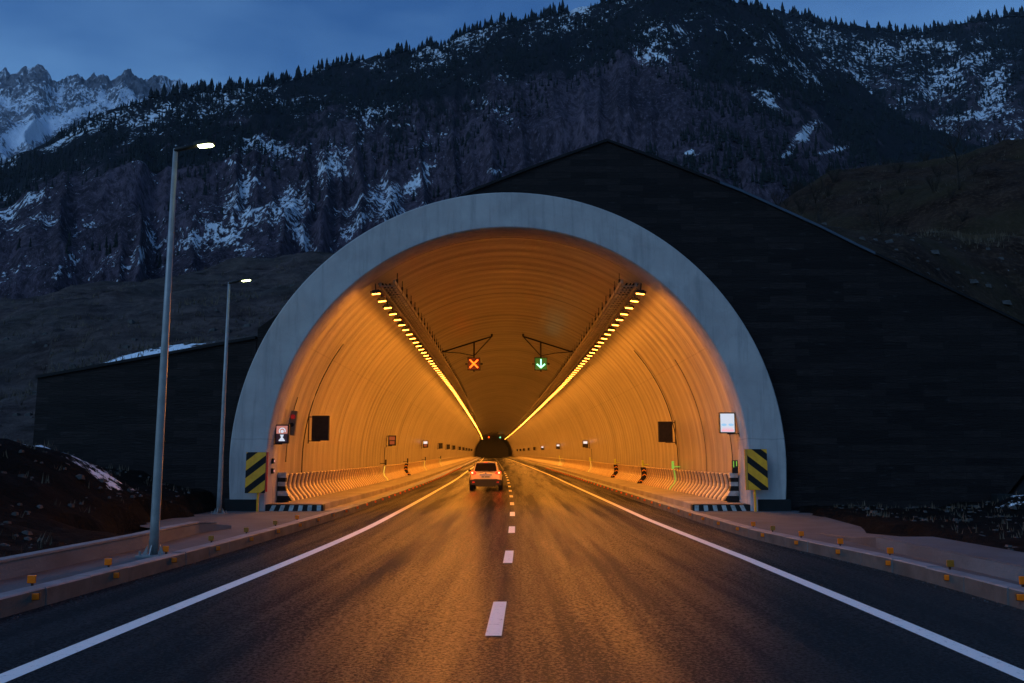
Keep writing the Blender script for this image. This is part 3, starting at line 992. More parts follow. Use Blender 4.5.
# red signal box behind the left sign
t = thing('signal_box', 'narrow grey signal box with a small red lens on the left wall', 'signal', (tx(28) - 7.02, 28.05, 2.82))
mb = MB(); mb.box(-.12, .12, 0, .14, -.40, .40, M=Matrix.Rotation(R(6), 4, 'Y')); mb.build('housing', simple('grey_brown_metal', (.14, .12, .09), (.09, .08, .06), .6, 0, 3), t, bevel=.015)
Mx = Matrix.Rotation(R(6), 4, 'Y')
mb = MB(); mb.prism([(.075 * math.cos(a), .2 + .075 * math.sin(a)) for a in np.linspace(0, 2 * math.pi, 17)[:-1]], -.02, -.002, M=Mx); mb.build('red_lens', M['red_lens'], t)
mb = MB(); mb.prism([(.07 * math.cos(a), -.06 + .07 * math.sin(a)) for a in np.linspace(0, 2 * math.pi, 17)[:-1]], -.02, -.002, M=Mx); mb.build('dark_lens', M['black'], t)

# small emergency signs further in
GS = 'small emergency signs along the tunnel walls'
lefts = [51, 74, 95, 111, 127, 150, 170, 190, 215, 245]
rights = [73, 104, 137, 163, 188, 215, 240, 265]
words_l = ['first small red lit sign down the left wall', 'small sign with a white glow, second down the left wall', 'third small sign down the left wall, dim']
words_r = ['first small sign with a white glow down the right wall', 'second small sign down the right wall, faint white glow', 'third small sign down the right wall with a faint glow']
for side, ys_, wd in ((-1, lefts, words_l), (1, rights, words_r)):
    for k, y in enumerate(ys_):
        lab = wd[k] if k < 3 else 'distant dark emergency sign far down the %s tunnel wall' % ('left' if side < 0 else 'right')
        t = sign_box('emergency_sign', lab, 'sign', tx(y) + side * 6.78, y, gz(y) + 2.68, .46, .60, .12, side, GS)
        lit = k < 2 or (side > 0 and k == 2)
        mb = MB(); mb.box(-.17, .17, -.007, -.001, .02, .23)
        mb.build('upper_panel', M['small_white'] if lit and not (side < 0 and k == 0) else (M['small_red'] if lit else M['dark_metal']), t)
        mb = MB(); mb.box(-.14, .14, -.007, -.001, -.22, -.03)
        mb.build('lower_panel', M['small_red'] if (lit and side < 0) else M['dark_metal'], t)

# delineators on top of / in front of the wall panels
GD = 'delineators on the wall panels'
def chev(mbk, mby, side, y):
    pass
for side, y, kind, lab in ((1, 36.6, 'green', 'glowing green strip delineator on the right panels'),
                           (1, 44.6, 'chevron', 'nearer of two black chevron delineators on the right panels'),
                           (1, 55.5, 'chevron', 'farther of two black chevron delineators on the right panels'),
                           (1, 71, 'yellow', 'glowing yellow strip delineator under the first right emergency sign'),
                           (1, 104, 'yellow', 'second yellow strip delineator far along the right panels'),
                           (-1, 49.5, 'yellow', 'glowing yellow strip delineator on the left panels below the red sign'),
                           (-1, 61, 'chevron', 'black chevron delineator on the left panels'),
                           (-1, 76, 'yellow', 'second yellow strip delineator along the left panels'),
                           (-1, 98, 'yellow', 'third yellow strip delineator far along the left panels')):
    t = thing('delineator', lab, 'delineator', (tx(y), y, gz(y)), 0, GD)
    mb = MB(); mb.box(*sorted((side * 6.89, side * 6.98)), -.0, .10, 1.26, 1.58); mb.box(*sorted((side * 6.96, side * 7.3)), .05, .1, 1.33, 1.37)
    mb.build('top_marker', M['green_strip'] if kind == 'green' else (M['lime'] if not (side < 0) else M['dark_metal']), t, bevel=.01)
    mb = MB()
    pr = [(.42, .40), (.36, .52), (.22, .66), (.17, .82), (.19, 1.05), (.22, 1.22)]
    poly = [(side * (R_IN - o - .02), z) for o, z in pr]
    for (a, b), (c, d) in zip(poly[:-1], poly[1:]):
        w = .16 if kind == 'chevron' else .02
        mb.add([(a - w, 0, b), (a + w * .6, 0, b), (c + w * .6, 0, d), (c - w, 0, d), (a - w, .08, b), (a + w * .6, .08, b), (c + w * .6, .08, d), (c - w, .08, d)],
               [(0, 1, 2, 3), (4, 7, 6, 5), (0, 4, 5, 1), (3, 2, 6, 7), (0, 3, 7, 4), (1, 5, 6, 2)])
    bd = mb.build('strip', {'green': M['green_strip'], 'yellow': M['yellow_strip'], 'chevron': M['black']}[kind], t)
    if kind == 'chevron':
        mb = MB()
        for (a, b) in [poly[1], poly[3], poly[4]]:
            mb.prism([(a - .13, b - .05), (a - .02, b + .02), (a + .08, b - .05), (a + .08, b), (a - .02, b + .07), (a - .13, b)], -.012, -.003)
        mb.build('yellow_chevron', M['yellow'], bd)

# small green escape lights at the right mouth
t = thing('escape_marker', 'small green marker light just inside the right rim', 'marker', (tx(27) + 7.06, 27.0, 1.42))
mb = MB(); mb.box(-.09, .09, 0, .08, -.20, .20); mb.build('housing', M['dark_metal'], t, bevel=.01)
mb = MB(); mb.box(-.06, -.035, -.008, -.001, -.02, .18); mb.box(.03, .055, -.008, -.001, .02, .18); mb.build('green_lens', M['green_strip'], t)
t = thing('escape_marker', 'small green marker light on the rim beside the right hazard board', 'marker', (tx(26) + 7.14, 25.93, 1.60))
mb = MB(); mb.box(-.05, .05, 0, .06, -.45, .30); mb.build('housing', M['dark_metal'], t, bevel=.01)
mb = MB(); mb.box(-.06, .03, -.008, -.001, .14, .27); mb.box(-.015, .045, -.008, -.001, -.10, .10); mb.build('green_lens', M['green_strip'], t)
# small boxes on the left jamb
for z, lab in ((1.60, 'upper of two small dark switch boxes on the left rim'), (1.30, 'lower of two small dark switch boxes on the left rim')):
    t = thing('switch_box', lab, 'switch box', (tx(26.6) - 7.2, 26.5, z), 0, 'switch boxes on the left rim')
    mb = MB(); mb.box(0, .07, -.06, .06, -.08, .08); mb.build('housing', M['dark_metal'], t, bevel=.008)
    mb = MB(); mb.box(.071, .082, -.02, .02, -.03, .03); mb.build('button', M['sign_rose'], t)

# ------------------------------------------------------------------ hazard boards
def clip_poly(poly, f):
    out = []
    for i in range(len(poly)):
        a, b = poly[i], poly[(i + 1) % len(poly)]
        fa, fb = f(a), f(b)
        if fa >= 0: out.append(a)
        if (fa >= 0) != (fb >= 0):
            t_ = fa / (fa - fb); out.append((a[0] + (b[0] - a[0]) * t_, a[1] + (b[1] - a[1]) * t_))
    return out


def hazard_board(side, label, x, y, lift=0):
    t = thing('hazard_board', label, 'hazard board', (x, y, gz(y)), 0, 'striped hazard boards at the tunnel mouth')
    w, z0, z1 = .59, .70 + lift, 1.90 + lift
    mb = MB(); mb.box(-w / 2, w / 2, 0, .03, z0, z1); mb.build('board', M['board_black'], t, bevel=.004)
    mb = MB(); per = .50; rect = [(-w / 2 + .004, z0 + .004), (w / 2 - .004, z0 + .004), (w / 2 - .004, z1 - .004), (-w / 2 + .004, z1 - .004)]
    sl = .78 * (-side)
    for k in range(-6, 10):
        c0 = .60 + per * k - .02; c1 = c0 + per * .56
        p = clip_poly(rect, lambda q: (q[1] - sl * q[0]) - c0)
        if p: p = clip_poly(p, lambda q: c1 - (q[1] - sl * q[0]))
        if len(p) > 2: mb.prism(p, -.006, -.001)
    mb.build('yellow_stripe', M['yellow'], t)
    mb = MB()
    xs_ = -side * (w / 2 + .035)
    if side < 0:
        mb.box(xs_ - .028, xs_ + .028, .0, .04, z0 + .04, z1)
        mb.build('red_edge_strip', M['redstrip'], t)
    else:
        mb.box(xs_ - .04, xs_ + .032, .0, .04, z0 + .0, z1); mb.build('orange_edge_strip', M['orangestrip'], t)
    mb = MB(); px_ = .08 * side * -1 if side < 0 else -.09
    px_ = .08 if side < 0 else -.09
    mb.box(px_ - .03, px_ + .03, .035, .09, .0, z1 - .1); mb.box(px_ - .09, px_ + .09, -.02, .14, .0, .05)
    mb.build('post', M['yellow'], t, bevel=.006)
hazard_board(-1, 'yellow and black striped hazard board at the left foot of the rim', tx(PY) - 7.46, 25.72)
hazard_board(1, 'yellow and black striped hazard board at the right foot of the rim', tx(PY) + 7.39, 25.72, .09)

# ------------------------------------------------------------------ kerb reflectors
def refl_proto(mat_, name):
    t = thing(name, '', 'reflector')
    mb = MB(); mb.box(-.012, .0, -.055, .055, -.05, .05); mb.build('backing', M['dark_metal'], t)
    return t
GF = ['orange reflectors on the left kerb face', 'orange reflectors on the right kerb face']
protoF = None
for side, kf, ys_ in ((-1, kl, list(9.75 + 1.86 * np.arange(0, 52))), (1, kr, list(9.7 + 1.68 * np.arange(0, 56)))):
    w_ = 'left' if side < 0 else 'right'
    for k, y in enumerate(ys_):
        if protoF is None:
            protoF = thing('kerb_reflector', '', 'reflector')
            mb = MB(); mb.box(-.042, .042, -.02, .02, -.036, .036); mb.build('lens', M['orange'], protoF, bevel=.008)
            mb = MB(); mb.box(-.046, .046, -.014, .026, -.040, .040); mb.build('backing', M['dark_metal'], protoF, bevel=.004)
            o = protoF
        else: o = dup(protoF, (0, 0, 0))
        if k == 0: lab = 'nearest small orange reflector on the %s kerb face' % w_
        elif k == 1: lab = 'second nearest small orange reflector on the %s kerb face' % w_
        elif y < 26: lab = 'small orange reflector on the %s kerb face outside the tunnel' % w_
        else: lab = 'small orange reflector on the %s kerb face inside the tunnel' % w_
        o['label'] = lab; o['group'] = GF[0] if side < 0 else GF[1]
        o.location = (cx(y) + kf(y) - side * .012, y, gz(y) + .135)
        o.rotation_euler = (0, 0, R(14) * -side)
GB = ['standing reflectors behind the left kerb', 'standing reflectors behind the right kerb']
protoS = {}
for side, ys_, off in ((-1, [10.1, 11.9, 13.75, 15.7, 17.65, 19.7, 21.6], -.24), (1, [10.0, 11.7, 13.45, 15.1, 16.7, 18.1, 19.3], .2)):
    w_ = 'left' if side < 0 else 'right'
    for k, y in enumerate(ys_):
        dull = (side < 0 and k in (3, 4, 5)) or (side > 0 and k in (1, 5))
        if dull not in protoS:
            p = thing('standing_reflector', '', 'reflector')
            mb = MB(); mb.box(-.048, .048, -.012, .012, .09, .18); mb.build('plate', M['amber_dull'] if dull else M['orange'], p, bevel=.006)
            mb = MB(); mb.box(-.012, .012, .013, .03, .0, .18); mb.build('stem', M['dark_metal'], p)
            protoS[dull] = p; o = p
        else: o = dup(protoS[dull], (0, 0, 0))
        nth = ['nearest', 'second', 'third', 'fourth', 'fifth', 'sixth', 'seventh'][k]
        o['label'] = '%s %s square reflector standing behind the %s kerb' % (nth, 'dull amber' if dull else 'orange', w_)
        o['group'] = GB[0] if side < 0 else GB[1]
        o.location = (cx(y) + (kl(y) if side < 0 else kr(y)) + off, y, gz(y) + .14); o.rotation_euler = (0, 0, 0)

# ------------------------------------------------------------------ street lamps
def street_lamp(x, y, z, label, H):
    t = thing('street_lamp', label, 'street lamp', (x, y, z), 0, 'street lamps left of the road')
    mb = MB(); mb.tube([(0, 0, .02), (0, 0, .5), (0, 0, H * .5), (0, 0, H)], [.076, .071, .058, .038], 12); mb.build('pole', M['steel'], t, smooth=True)
    mb = MB(); mb.box(-.20, .20, -.20, .20, .0, .035); 
    for a in (-1, 1):
        for b in (-1, 1): mb.tube([(a * .15, b * .15, .03), (a * .15, b * .15, .10)], .018, 6)
    for a in range(4):
        Mx = Matrix.Rotation(a * math.pi / 2, 4, 'Z'); mb.prism([(.09, .03), (.17, .03), (.095, .18)], -.008, .008, M=Mx)
    mb.build('base_plate', M['steel'], t)
    mb = MB(); mb.tube([(0, 0, H - .03), (.03, -.01, H - .01), (.35, -.03, H + .05)], [.045, .038, .034], 8); mb.build('arm', M['dark_metal'], t, smooth=True)
    hd = MB(); Mx = Matrix.Translation((.32, -.03, H + .045)) @ Matrix.Rotation(R(-7), 4, 'Y')
    hd.prism([(0, -.055), (.06, -.08), (.26, -.10), (.34, -.05), (.34, .05), (.26, .10), (.06, .08), (0, .055)], -.012, .045, axis='z', M=Mx)
    hd.prism([(.05, -.05), (.26, -.06), (.26, .06), (.05, .05)], .045, .062, axis='z', M=Mx)
    h = hd.build('lamp_head', M['dark_metal'], t, bevel=.008)
    ln = MB(); ln.prism([(.07, -.06), (.25, -.07), (.31, -.04), (.31, .04), (.25, .07), (.07, .06)], -.030, -.0125, axis='z', M=Mx)
    ln.build('glowing_lens', M['street_lamp'], h)
    return t
street_lamp(-5.585, 13.72, .17, 'tall grey street lamp on the left pavement with its head lit, the nearer one', 6.6)
street_lamp(-8.34, 24.9, .10, 'farther grey street lamp standing just left of the tunnel rim', 6.72)

# ------------------------------------------------------------------ the car
def make_car(x, y):
    car = thing('car', 'small white hatchback seen from behind driving into the tunnel', 'car', (x, y, gz(y)))
    white = simple('car_white', (.80, .68, .52), (.75, .63, .48), .32, 0, 2); white.node_tree.nodes['Principled BSDF'].inputs['Coat Weight'].default_value = .2
    gl_ = NT('car_glass'); gl_.b.inputs['Specular IOR Level'].default_value = .15; glass = gl_.out((.012, .010, .010), .12); plast = simple('car_black_plastic', (.015, .015, .016), (.02, .02, .02), .6, 0, 10)
    chrome = simple('car_chrome', (.6, .6, .6), (.5, .5, .5), .2, 1, 5); rubber = simple('tyre_rubber', (.015, .015, .015), None, .85, 0, 10)
    tail = emit('tail_light_glow', (1.0, .018, .003), 1000); bulb = emit('tail_bulb_glow', (1.0, .34, .12), 9); tail_red = emit('tail_light_red', (1.0, .03, .01), 2.2, (.3, .01, .01))
    # lower body: cross sections from rear to front
    secs = [(.00, .70, .48, .92, .90), (.06, .82, .34, 1.00, .96), (.30, .875, .27, 1.04, 1.0), (.9, .895, .26, 1.03, 1.0), (1.7, .89, .26, 1.00, 1.0),
            (2.6, .89, .26, .985, 1.0), (3.1, .885, .26, .965, 1.0), (3.5, .875, .27, .90, .98), (3.9, .83, .30, .82, .93), (4.12, .66, .42, .70, .85)]
    def sec(y_, w, zb, zt, k):
        p = [(.0, zb), (w * .80, zb), (w * .96, zb + .08), (w, zb + .26), (w * 1.0, (zb + zt) / 2 + .05), (w * .965, zt - .12), (w * .90, zt - .03), (w * .6, zt + .005), (0, zt + .012)]
        pts = [(a, y_, b) for a, b in p] + [(-a, y_, b) for a, b in p[-2:0:-1]]
        return pts
    mb = MB(); ring_ = [sec(*s_) for s_ in secs]; n_ = len(ring_[0])
    vs = [q for r_ in ring_ for q in r_]; fs = [(i * n_ + k, i * n_ + (k + 1) % n_, (i + 1) * n_ + (k + 1) % n_, (i + 1) * n_ + k) for i in range(len(secs) - 1) for k in range(n_)]
    fs += [tuple(range(n_)), tuple((len(secs) - 1) * n_ + k for k in range(n_))]
    mb.add(vs, fs); b = mb.build('body', white, car, smooth=True)
    sd = b.modifiers.new('subdivision', 'SUBSURF'); sd.levels = 1; sd.render_levels = 2
    # cabin
    cs = [(.10, .72, .99, 1.02, .70), (.30, .735, .98, 1.36, .60), (.46, .735, .98, 1.51, .575), (.9, .75, .97, 1.555, .59), (1.6, .75, .96, 1.555, .60), (2.15, .74, .96, 1.50, .59), (2.6, .73, .95, 1.22, .63), (2.95, .72, .94, .98, .69)]
    mb = MB(); rr = []
    for (y_, wb, zb, zt, wt) in cs:
        p = [(wb, zb), (wb * .5 + wt * .5 + .012, (zb + zt) / 2), (wt, zt - .05), (wt * .9, zt - .01), (wt * .5, zt + .015), (0, zt + .02)]
        rr.append([(a, y_, c) for a, c in p] + [(-a, y_, c) for a, c in p[-2::-1]])
    n_ = len(rr[0]); vs = [q for r_ in rr for q in r_]
    fs = [(i * n_ + k, i * n_ + k + 1, (i + 1) * n_ + k + 1, (i + 1) * n_ + k) for i in range(len(cs) - 1) for k in range(n_ - 1)]
    fs += [tuple(range(n_)), tuple((len(cs) - 1) * n_ + k for k in range(n_))]
    mb.add(vs, fs); mb.build('roof', white, car, smooth=True, bevel=0)
    # glass
    mb = MB(); mb.add([(-.61, .06, 1.065), (.61, .06, 1.065), (.525, .325, 1.45), (-.525, .325, 1.45), (-.60, .16, 1.05), (.60, .16, 1.05), (.52, .42, 1.43), (-.52, .42, 1.43)],
                      [(0, 1, 2, 3), (4, 7, 6, 5), (0, 4, 5, 1), (3, 2, 6, 7), (0, 3, 7, 4), (1, 5, 6, 2)])
    rw = mb.build('rear_window', glass, car)
    mb = MB(); Mx = Matrix.Translation((0, .055, 1.09)) @ Matrix.Rotation(R(12), 4, 'Y'); mb.box(0, .38, -.012, .0, -.01, .012, M=Mx); mb.build('wiper', plast, rw)
    for s_ in (-1, 1):
        mb = MB(); mb.add([(s_ * .755, .55, 1.03), (s_ * .765, 2.55, 1.02), (s_ * .645, 2.12, 1.43), (s_ * .63, .68, 1.45), (s_ * .70, .55, 1.03), (s_ * .70, 2.55, 1.02), (s_ * .58, 2.12, 1.43), (s_ * .57, .68, 1.45)],
                          [(0, 1, 2, 3), (4, 7, 6, 5), (0, 4, 5, 1), (3, 2, 6, 7), (0, 3, 7, 4), (1, 5, 6, 2)]); mb.build('side_window', glass, car)
        mb = MB(); mb.add([(s_ * .60, 2.30, 1.46), (s_ * .65, 2.9, 1.03), (0, 2.98, 1.04), (0, 2.36, 1.48), (s_ * .58, 2.22, 1.44), (s_ * .63, 2.82, .99), (0, 2.88, 1.0), (0, 2.26, 1.46)],
                          [(0, 1, 2, 3), (4, 7, 6, 5), (0, 4, 5, 1), (3, 2, 6, 7), (0, 3, 7, 4), (1, 5, 6, 2)]); mb.build('windscreen', glass, car)
        # tail lamp, mirror, rail, wheels
        mb = MB(); mb.prism([(s_ * .50, .90), (s_ * .80, .885), (s_ * .845, 1.02), (s_ * .76, 1.07), (s_ * .56, 1.02)], .0, .12); tl = mb.build('tail_light', tail_red, car, bevel=.012)
        mb = MB(); mb.prism([(s_ * .66, .915), (s_ * .775, .91), (s_ * .80, 1.02), (s_ * .69, 1.03)], -.014, -.002); mb.build('glow', tail, tl)
        mb = MB(); mb.prism([(s_ * .70, .94), (s_ * .755, .938), (s_ * .768, 1.0), (s_ * .71, 1.005)], -.022, -.0145); mb.build('bulb', bulb, tl)
        mb = MB(); mb.prism([(s_ * .93, 1.0), (s_ * 1.07, 1.02), (s_ * 1.08, 1.13), (s_ * .95, 1.15)], 2.28, 2.40); mb.box(*sorted((s_ * .74, s_ * .95)), 2.33, 2.38, 1.02, 1.06); mb.build('mirror', plast, car, bevel=.02)
        mb = MB(); mb.tube([(s_ * .575, .62, 1.56), (s_ * .58, .75, 1.61), (s_ * .58, 1.9, 1.61), (s_ * .575, 2.05, 1.55)], .018, 6); mb.build('roof_rail', chrome, car, smooth=True)
        mb = MB(); mb.box(*sorted((s_ * .60, s_ * .72)), -.022, .05, .44, .50); mb.build('reflector', M['redstrip'], car)
        for wy in (.72, 3.33):
            mb = MB(); Mx = Matrix.Translation((s_ * .80, wy, .33)); mb.lathe([(.20, -.11), (.30, -.11), (.33, -.08), (.33, .08), (.30, .11), (.20, .11)], 28, 'x', Mx)
            w = mb.build('wheel', rubber, car, smooth=False)
            mb = MB(); Mx = Matrix.Translation((s_ * .90, wy, .33))
            mb.lathe([(.205, -.02), (.205, .0), (.06, s_ * .012), (.0, s_ * .014)], 20, 'x', Mx)
            for q in range(5): mb.box(-.012, .014, -.025, .025, .04, .2, M=Mx @ Matrix.Rotation(q * 2 * math.pi / 5, 4, 'X'))
            mb.build('rim', chrome, w)
            mb = MB()
            pts = [(s_ * .885, wy + .40 * math.cos(a), .33 + .40 * math.sin(a)) for a in np.linspace(-.2, math.pi + .2, 14)]
            mb.tube(pts, .045, 6); mb.build('wheel_arch', plast, car, smooth=True)
    mb = MB(); mb.prism([(-.84, .30), (.84, .30), (.87, .58), (.60, .64), (-.60, .64), (-.87, .58)], -.02, .16); bp = mb.build('bumper', plast, car, bevel=.03)
    mb = MB(); mb.box(-.55, .55, -.035, .1, .24, .32); mb.build('skid_plate', plast, bp, bevel=.01)
    mb = MB(); mb.box(-.26, .26, -.012, .02, .70, .81); pl = mb.build('number_plate', simple('plate_white', (.6, .6, .58), None, .4, 0, 8), car)
    mb = MB()
    for k in range(7):
        a = -.20 + k * .06; mb.box(a, a + .035, -.016, -.0125, .725, .785) if k != 2 else mb.box(a + .01, a + .02, -.016, -.0125, .75, .76)
    mb.build('lettering', M['black'], pl)
    mb = MB(); mb.box(-.34, .34, -.008, .03, .835, .885); mb.build('trim_strip', chrome, car, bevel=.005)
    mb = MB(); mb.prism([(-.05, .92), (.05, .92), (0, 1.0)], .005, .04); mb.build('emblem', chrome, car)
    mb = MB(); mb.prism([(-.56, 1.50), (.56, 1.50), (.54, 1.545), (-.54, 1.545)], .24, .55); sp_ = mb.build('spoiler', white, car, bevel=.01)
    mb = MB(); mb.box(-.10, .10, .228, .2395, 1.512, 1.532); mb.build('brake_light', tail_red, sp_)
    return car
make_car(-1.36, 45.0).scale = (.945, .95, .96)

# ------------------------------------------------------------------ terrain
M['earth'] = m_earth('bare_earth', (.0026, .0027, .0026), (.0055, .0056, .0052), (.019, .019, .018), (.0045, .005, .0045))
M['hill'] = m_earth('hill_earth', (.010, .0055, .0040), (.036, .0215, .0150), (.090, .055, .037), (.032, .026, .013), 1.5)

# front ground, one sheet under road, verge and mounds
gx = np.concatenate([np.linspace(-220, -40, 24)[:-1], np.arange(-40, -6.0, .3), np.arange(-6, 6.1, 3.0), np.arange(6.3, 40, .3), np.linspace(40.5, 220, 24)])
gyv = np.concatenate([np.linspace(-260, -5, 30)[:-1], np.arange(-5, 33.0, .3)])
GX, GY = np.meshgrid(gx, gyv)
n1 = fbm(GX * .5, GY * .5, 5, 3); n2 = fbm(GX * 1.7, GY * 1.7, 4, 9)
Hh = -.22 + 0 * GX
left = sstep(-6.35, -7.4, GX)
mound = sstep(-8.2, -12.0, GX) * sstep(8.5, 17.5, GY) * (1 - .62 * sstep(20.5, 25.0, GY))
base_l = .10 + .25 * sstep(-6.6, -9, GX) + .33 * sstep(21, 26, GY) * sstep(-8.0, -9.5, GX)
hl = base_l + 1.72 * mound * (.85 + .3 * n1) + (n2 - .5) * .28 + (n1 - .5) * .35 * sstep(-7, -9, GX)
hl += sstep(-13, -24, GX) * 1.0 * sstep(5, 24, GY)
land_l = (GY > 17.2) & (GX > -8.1 - .9 * n1 - .7 * n2) & (GX < -6)
hl = np.where(land_l, np.minimum(hl, .04), hl)
right = sstep(7.2, 7.6, GX)
hr = .20 + .10 * sstep(18, 25, GY) + (n2 - .5) * .26 + (n1 - .5) * .30 * sstep(7.5, 10, GX) + .10 * sstep(13, 22, GX)
lump = np.exp(-(((GX - 13.75) / .75) ** 2 + ((GY - 23.4) / .7) ** 2))
hr += .55 * lump
land_r = (GY > 15.8) & (GX < 7.6 + 1.1 * n1 + .9 * n2) & (GX > 6)
hr = np.where(land_r, np.minimum(hr, .04), hr)
Hh = Hh + left * (hl + .22) + right * (hr + .22)
gsl = np.interp(GY.ravel(), _yy, _gz).reshape(GY.shape)
Hh += np.where(np.abs(GX) < 30, gsl, 0) * .8
inside = (np.abs(GX - tx(PY)) < 8.25) & (GY > 26.1)
Hh = np.where(inside, -.45, Hh)
PXg, PYg = project(GX, GY, Hh)
snow = .42 * lump ** .5 * (lump > .25)
ridge_l = sstep(.5, 1.0, Hh) * sstep(20.3, 21.4, GY) * (GX < -8.2) * (1 - sstep(22.2, 23, GY))
snow += np.clip(ridge_l, 0, 1) * .34
snow += .36 * sstep(-9.4, -10.4, GX) * sstep(13.0, 14.0, GY) * (1 - sstep(15.2, 17, GY))
snow += .16 * (GX > 8) * sstep(20, 24, GY) + .10 * (GX < -7)
grd = grid_mesh('ground', GX, GY, Hh, M['earth'], {'snow': np.clip(snow, 0, 1), 'dry': np.zeros_like(GX)})
tag(grd, kind='structure')


def ground_z(x, y):
    j = int(np.argmin(np.abs(gx - x))); i = int(np.argmin(np.abs(gyv - y)))
    return float(Hh[i, j])


# hillside behind the walls: polar sheet, heights given at a few distances
def pix_table(T):
    xs = np.array([p[0] for p in T], float); ys = np.array([p[1] for p in T], float)
    return xs, ys
az = np.radians(np.arange(-52, 52.01, .13))
ta = np.tan(az)
pxh = 512 + FPX * ta / math.cos(PITCH)     # photo column on the horizon, a label for the azimuth
def tan_el(pxs, pys):
    """elevation slope dz/dr seen at photo point"""
    u, v = (pxs - 512) / FPX, (341.5 - pys) / FPX
    c, s = math.cos(PITCH), math.sin(PITCH)
    dy, dz = c - v * s, s + v * c
    return dz / np.hypot(u, dy), np.arctan2(u, dy)
def profile(T):
    xs, ys = pix_table(T); te, aa = tan_el(xs, ys)
    o = np.argsort(aa)
    return np.interp(az, aa[o], te[o])
crest = profile([(-300, 330), (-100, 318), (0, 306), (60, 297), (150, 282), (230, 269), (330, 262), (400, 265), (470, 240), (508, 225), (607, 205), (700, 212), (770, 226), (800, 206), (830, 187), (900, 172), (960, 166), (1024, 156), (1150, 140), (1400, 130)])
bench = profile([(-300, 390), (0, 345), (100, 322), (200, 310), (330, 300), (508, 260), (607, 230), (700, 235), (770, 245), (820, 236), (860, 233), (950, 231), (1024, 233), (1200, 235), (1400, 235)])
ycut = 26.98
rw = ycut / np.cos(az)
xw = ycut * ta
base_h = np.array([wall_top(x) - .30 if -14.6 < x < 15.0 else (1.4 if x <= -14.6 else .35) for x in xw])
base_h = np.where(xw < -14.6, 1.9 + .1 * np.sin(xw), base_h)
base_h = np.where(xw > 12.6, np.interp(xw, [12.6, 14.0, 17.5], [wall_top(12.6) - .3, 5.0, .35]), base_h)
fr = np.concatenate([np.linspace(0, 1, 46), 1 + np.linspace(0, 1, 60)[1:], 2 + np.linspace(0, 1, 30)[1:]])
rb_ = np.interp(np.degrees(az), [-50, -8, 10, 50], [48, 50, 46, 46]); rc_ = np.interp(np.degrees(az), [-50, -8, 10, 50], [95, 95, 84, 84])
A2, F2 = np.meshgrid(az, fr)
RW, RB, RC = rw[None, :], np.maximum(rb_, rw + 9)[None, :], np.maximum(rc_, rw + 30)[None, :]
HB = (CH + bench * RB[0])[None, :]; HC = (CH + crest * RC[0])[None, :]; H0 = base_h[None, :]
r2 = np.where(F2 <= 1, RW + (RB - RW) * F2, np.where(F2 <= 2, RB + (RC - RB) * (F2 - 1), RC + 110 * (F2 - 2)))
flat = np.clip((F2 - 1) / .16, 0, 1)
h2 = np.where(F2 <= 1, H0 + (HB - H0) * (F2 ** .85), np.where(F2 <= 2, HB + .25 * flat + (HC - HB - .25) * sstep(0, 1, np.clip((F2 - 1.12) / .88, 0, 1)), HC - 12 * (F2 - 2)))
X2, Y2 = r2 * np.sin(A2), r2 * np.cos(A2)
amp = np.clip(F2 * 1.6, 0, 1) * (1 - .55 * np.exp(-((F2 - 2) / .1) ** 2)) * (1 - .8 * np.exp(-((F2 - 1.08) / .09) ** 2))
h2 = h2 + amp * ((fbm(X2 * .12, Y2 * .12, 5, 21) - .5) * 3.0 + (fbm(X2 * .7, Y2 * .7, 4, 5) - .5) * .7)
h2 = h2 + .12 * np.exp(-((F2 - .15) / .09) ** 2) * np.exp(-(((X2 + 12.6) / 1.8) ** 4))
tcx = np.interp(Y2.ravel(), _yy, _cx).reshape(Y2.shape) + TOFF
tg = np.interp(Y2.ravel(), _yy, _gz).reshape(Y2.shape)
dx = np.abs(X2 - tcx)
cover = np.where(dx < 8.05, ZC + tg + np.sqrt(np.maximum(8.05 ** 2 - dx ** 2, 0)) + .05, -99)
cover = np.where(dx < 8.05, np.maximum(cover, 4.0), cover)
h2 = np.maximum(h2, cover)
P2x, P2y = project(X2, Y2, h2)
sn2 = np.exp(-(((X2 + 12.6) / 1.9) ** 4)) * (F2 < .36) * (F2 > .02) * sstep(-14.4, -13.2, X2)
sn2 = sn2 * sstep(.26, .10, F2) * .62
dry = np.exp(-((F2 - 1.07) / .07) ** 2) * sstep(4, 12, X2) * (.30 + .7 * fbm(X2 * .2, Y2 * .5, 3, 77))
spots = .10 * (X2 < 0) + .14 * (X2 > 0) * (F2 < 1)
def skirt(A_, v=None): return np.vstack([A_[:1] if v is None else np.full_like(A_[:1], v), A_])
sk = skirt(h2, -.8); sk[0] = np.where(np.abs(X2[0] - TOFF) < 8.3, h2[0] - .01, sk[0])
hill = grid_mesh('hillside', skirt(X2), skirt(Y2), sk, M['hill'], {'scree': skirt(sstep(3, -5, X2)), 'snow': skirt(np.clip(sn2 + spots, 0, 1), 0), 'dry': skirt(np.clip(dry * .9, 0, 1), 0)})
tag(hill, kind='structure')


def hill_pt(i, j): return X2[i, j], Y2[i, j], h2[i, j]


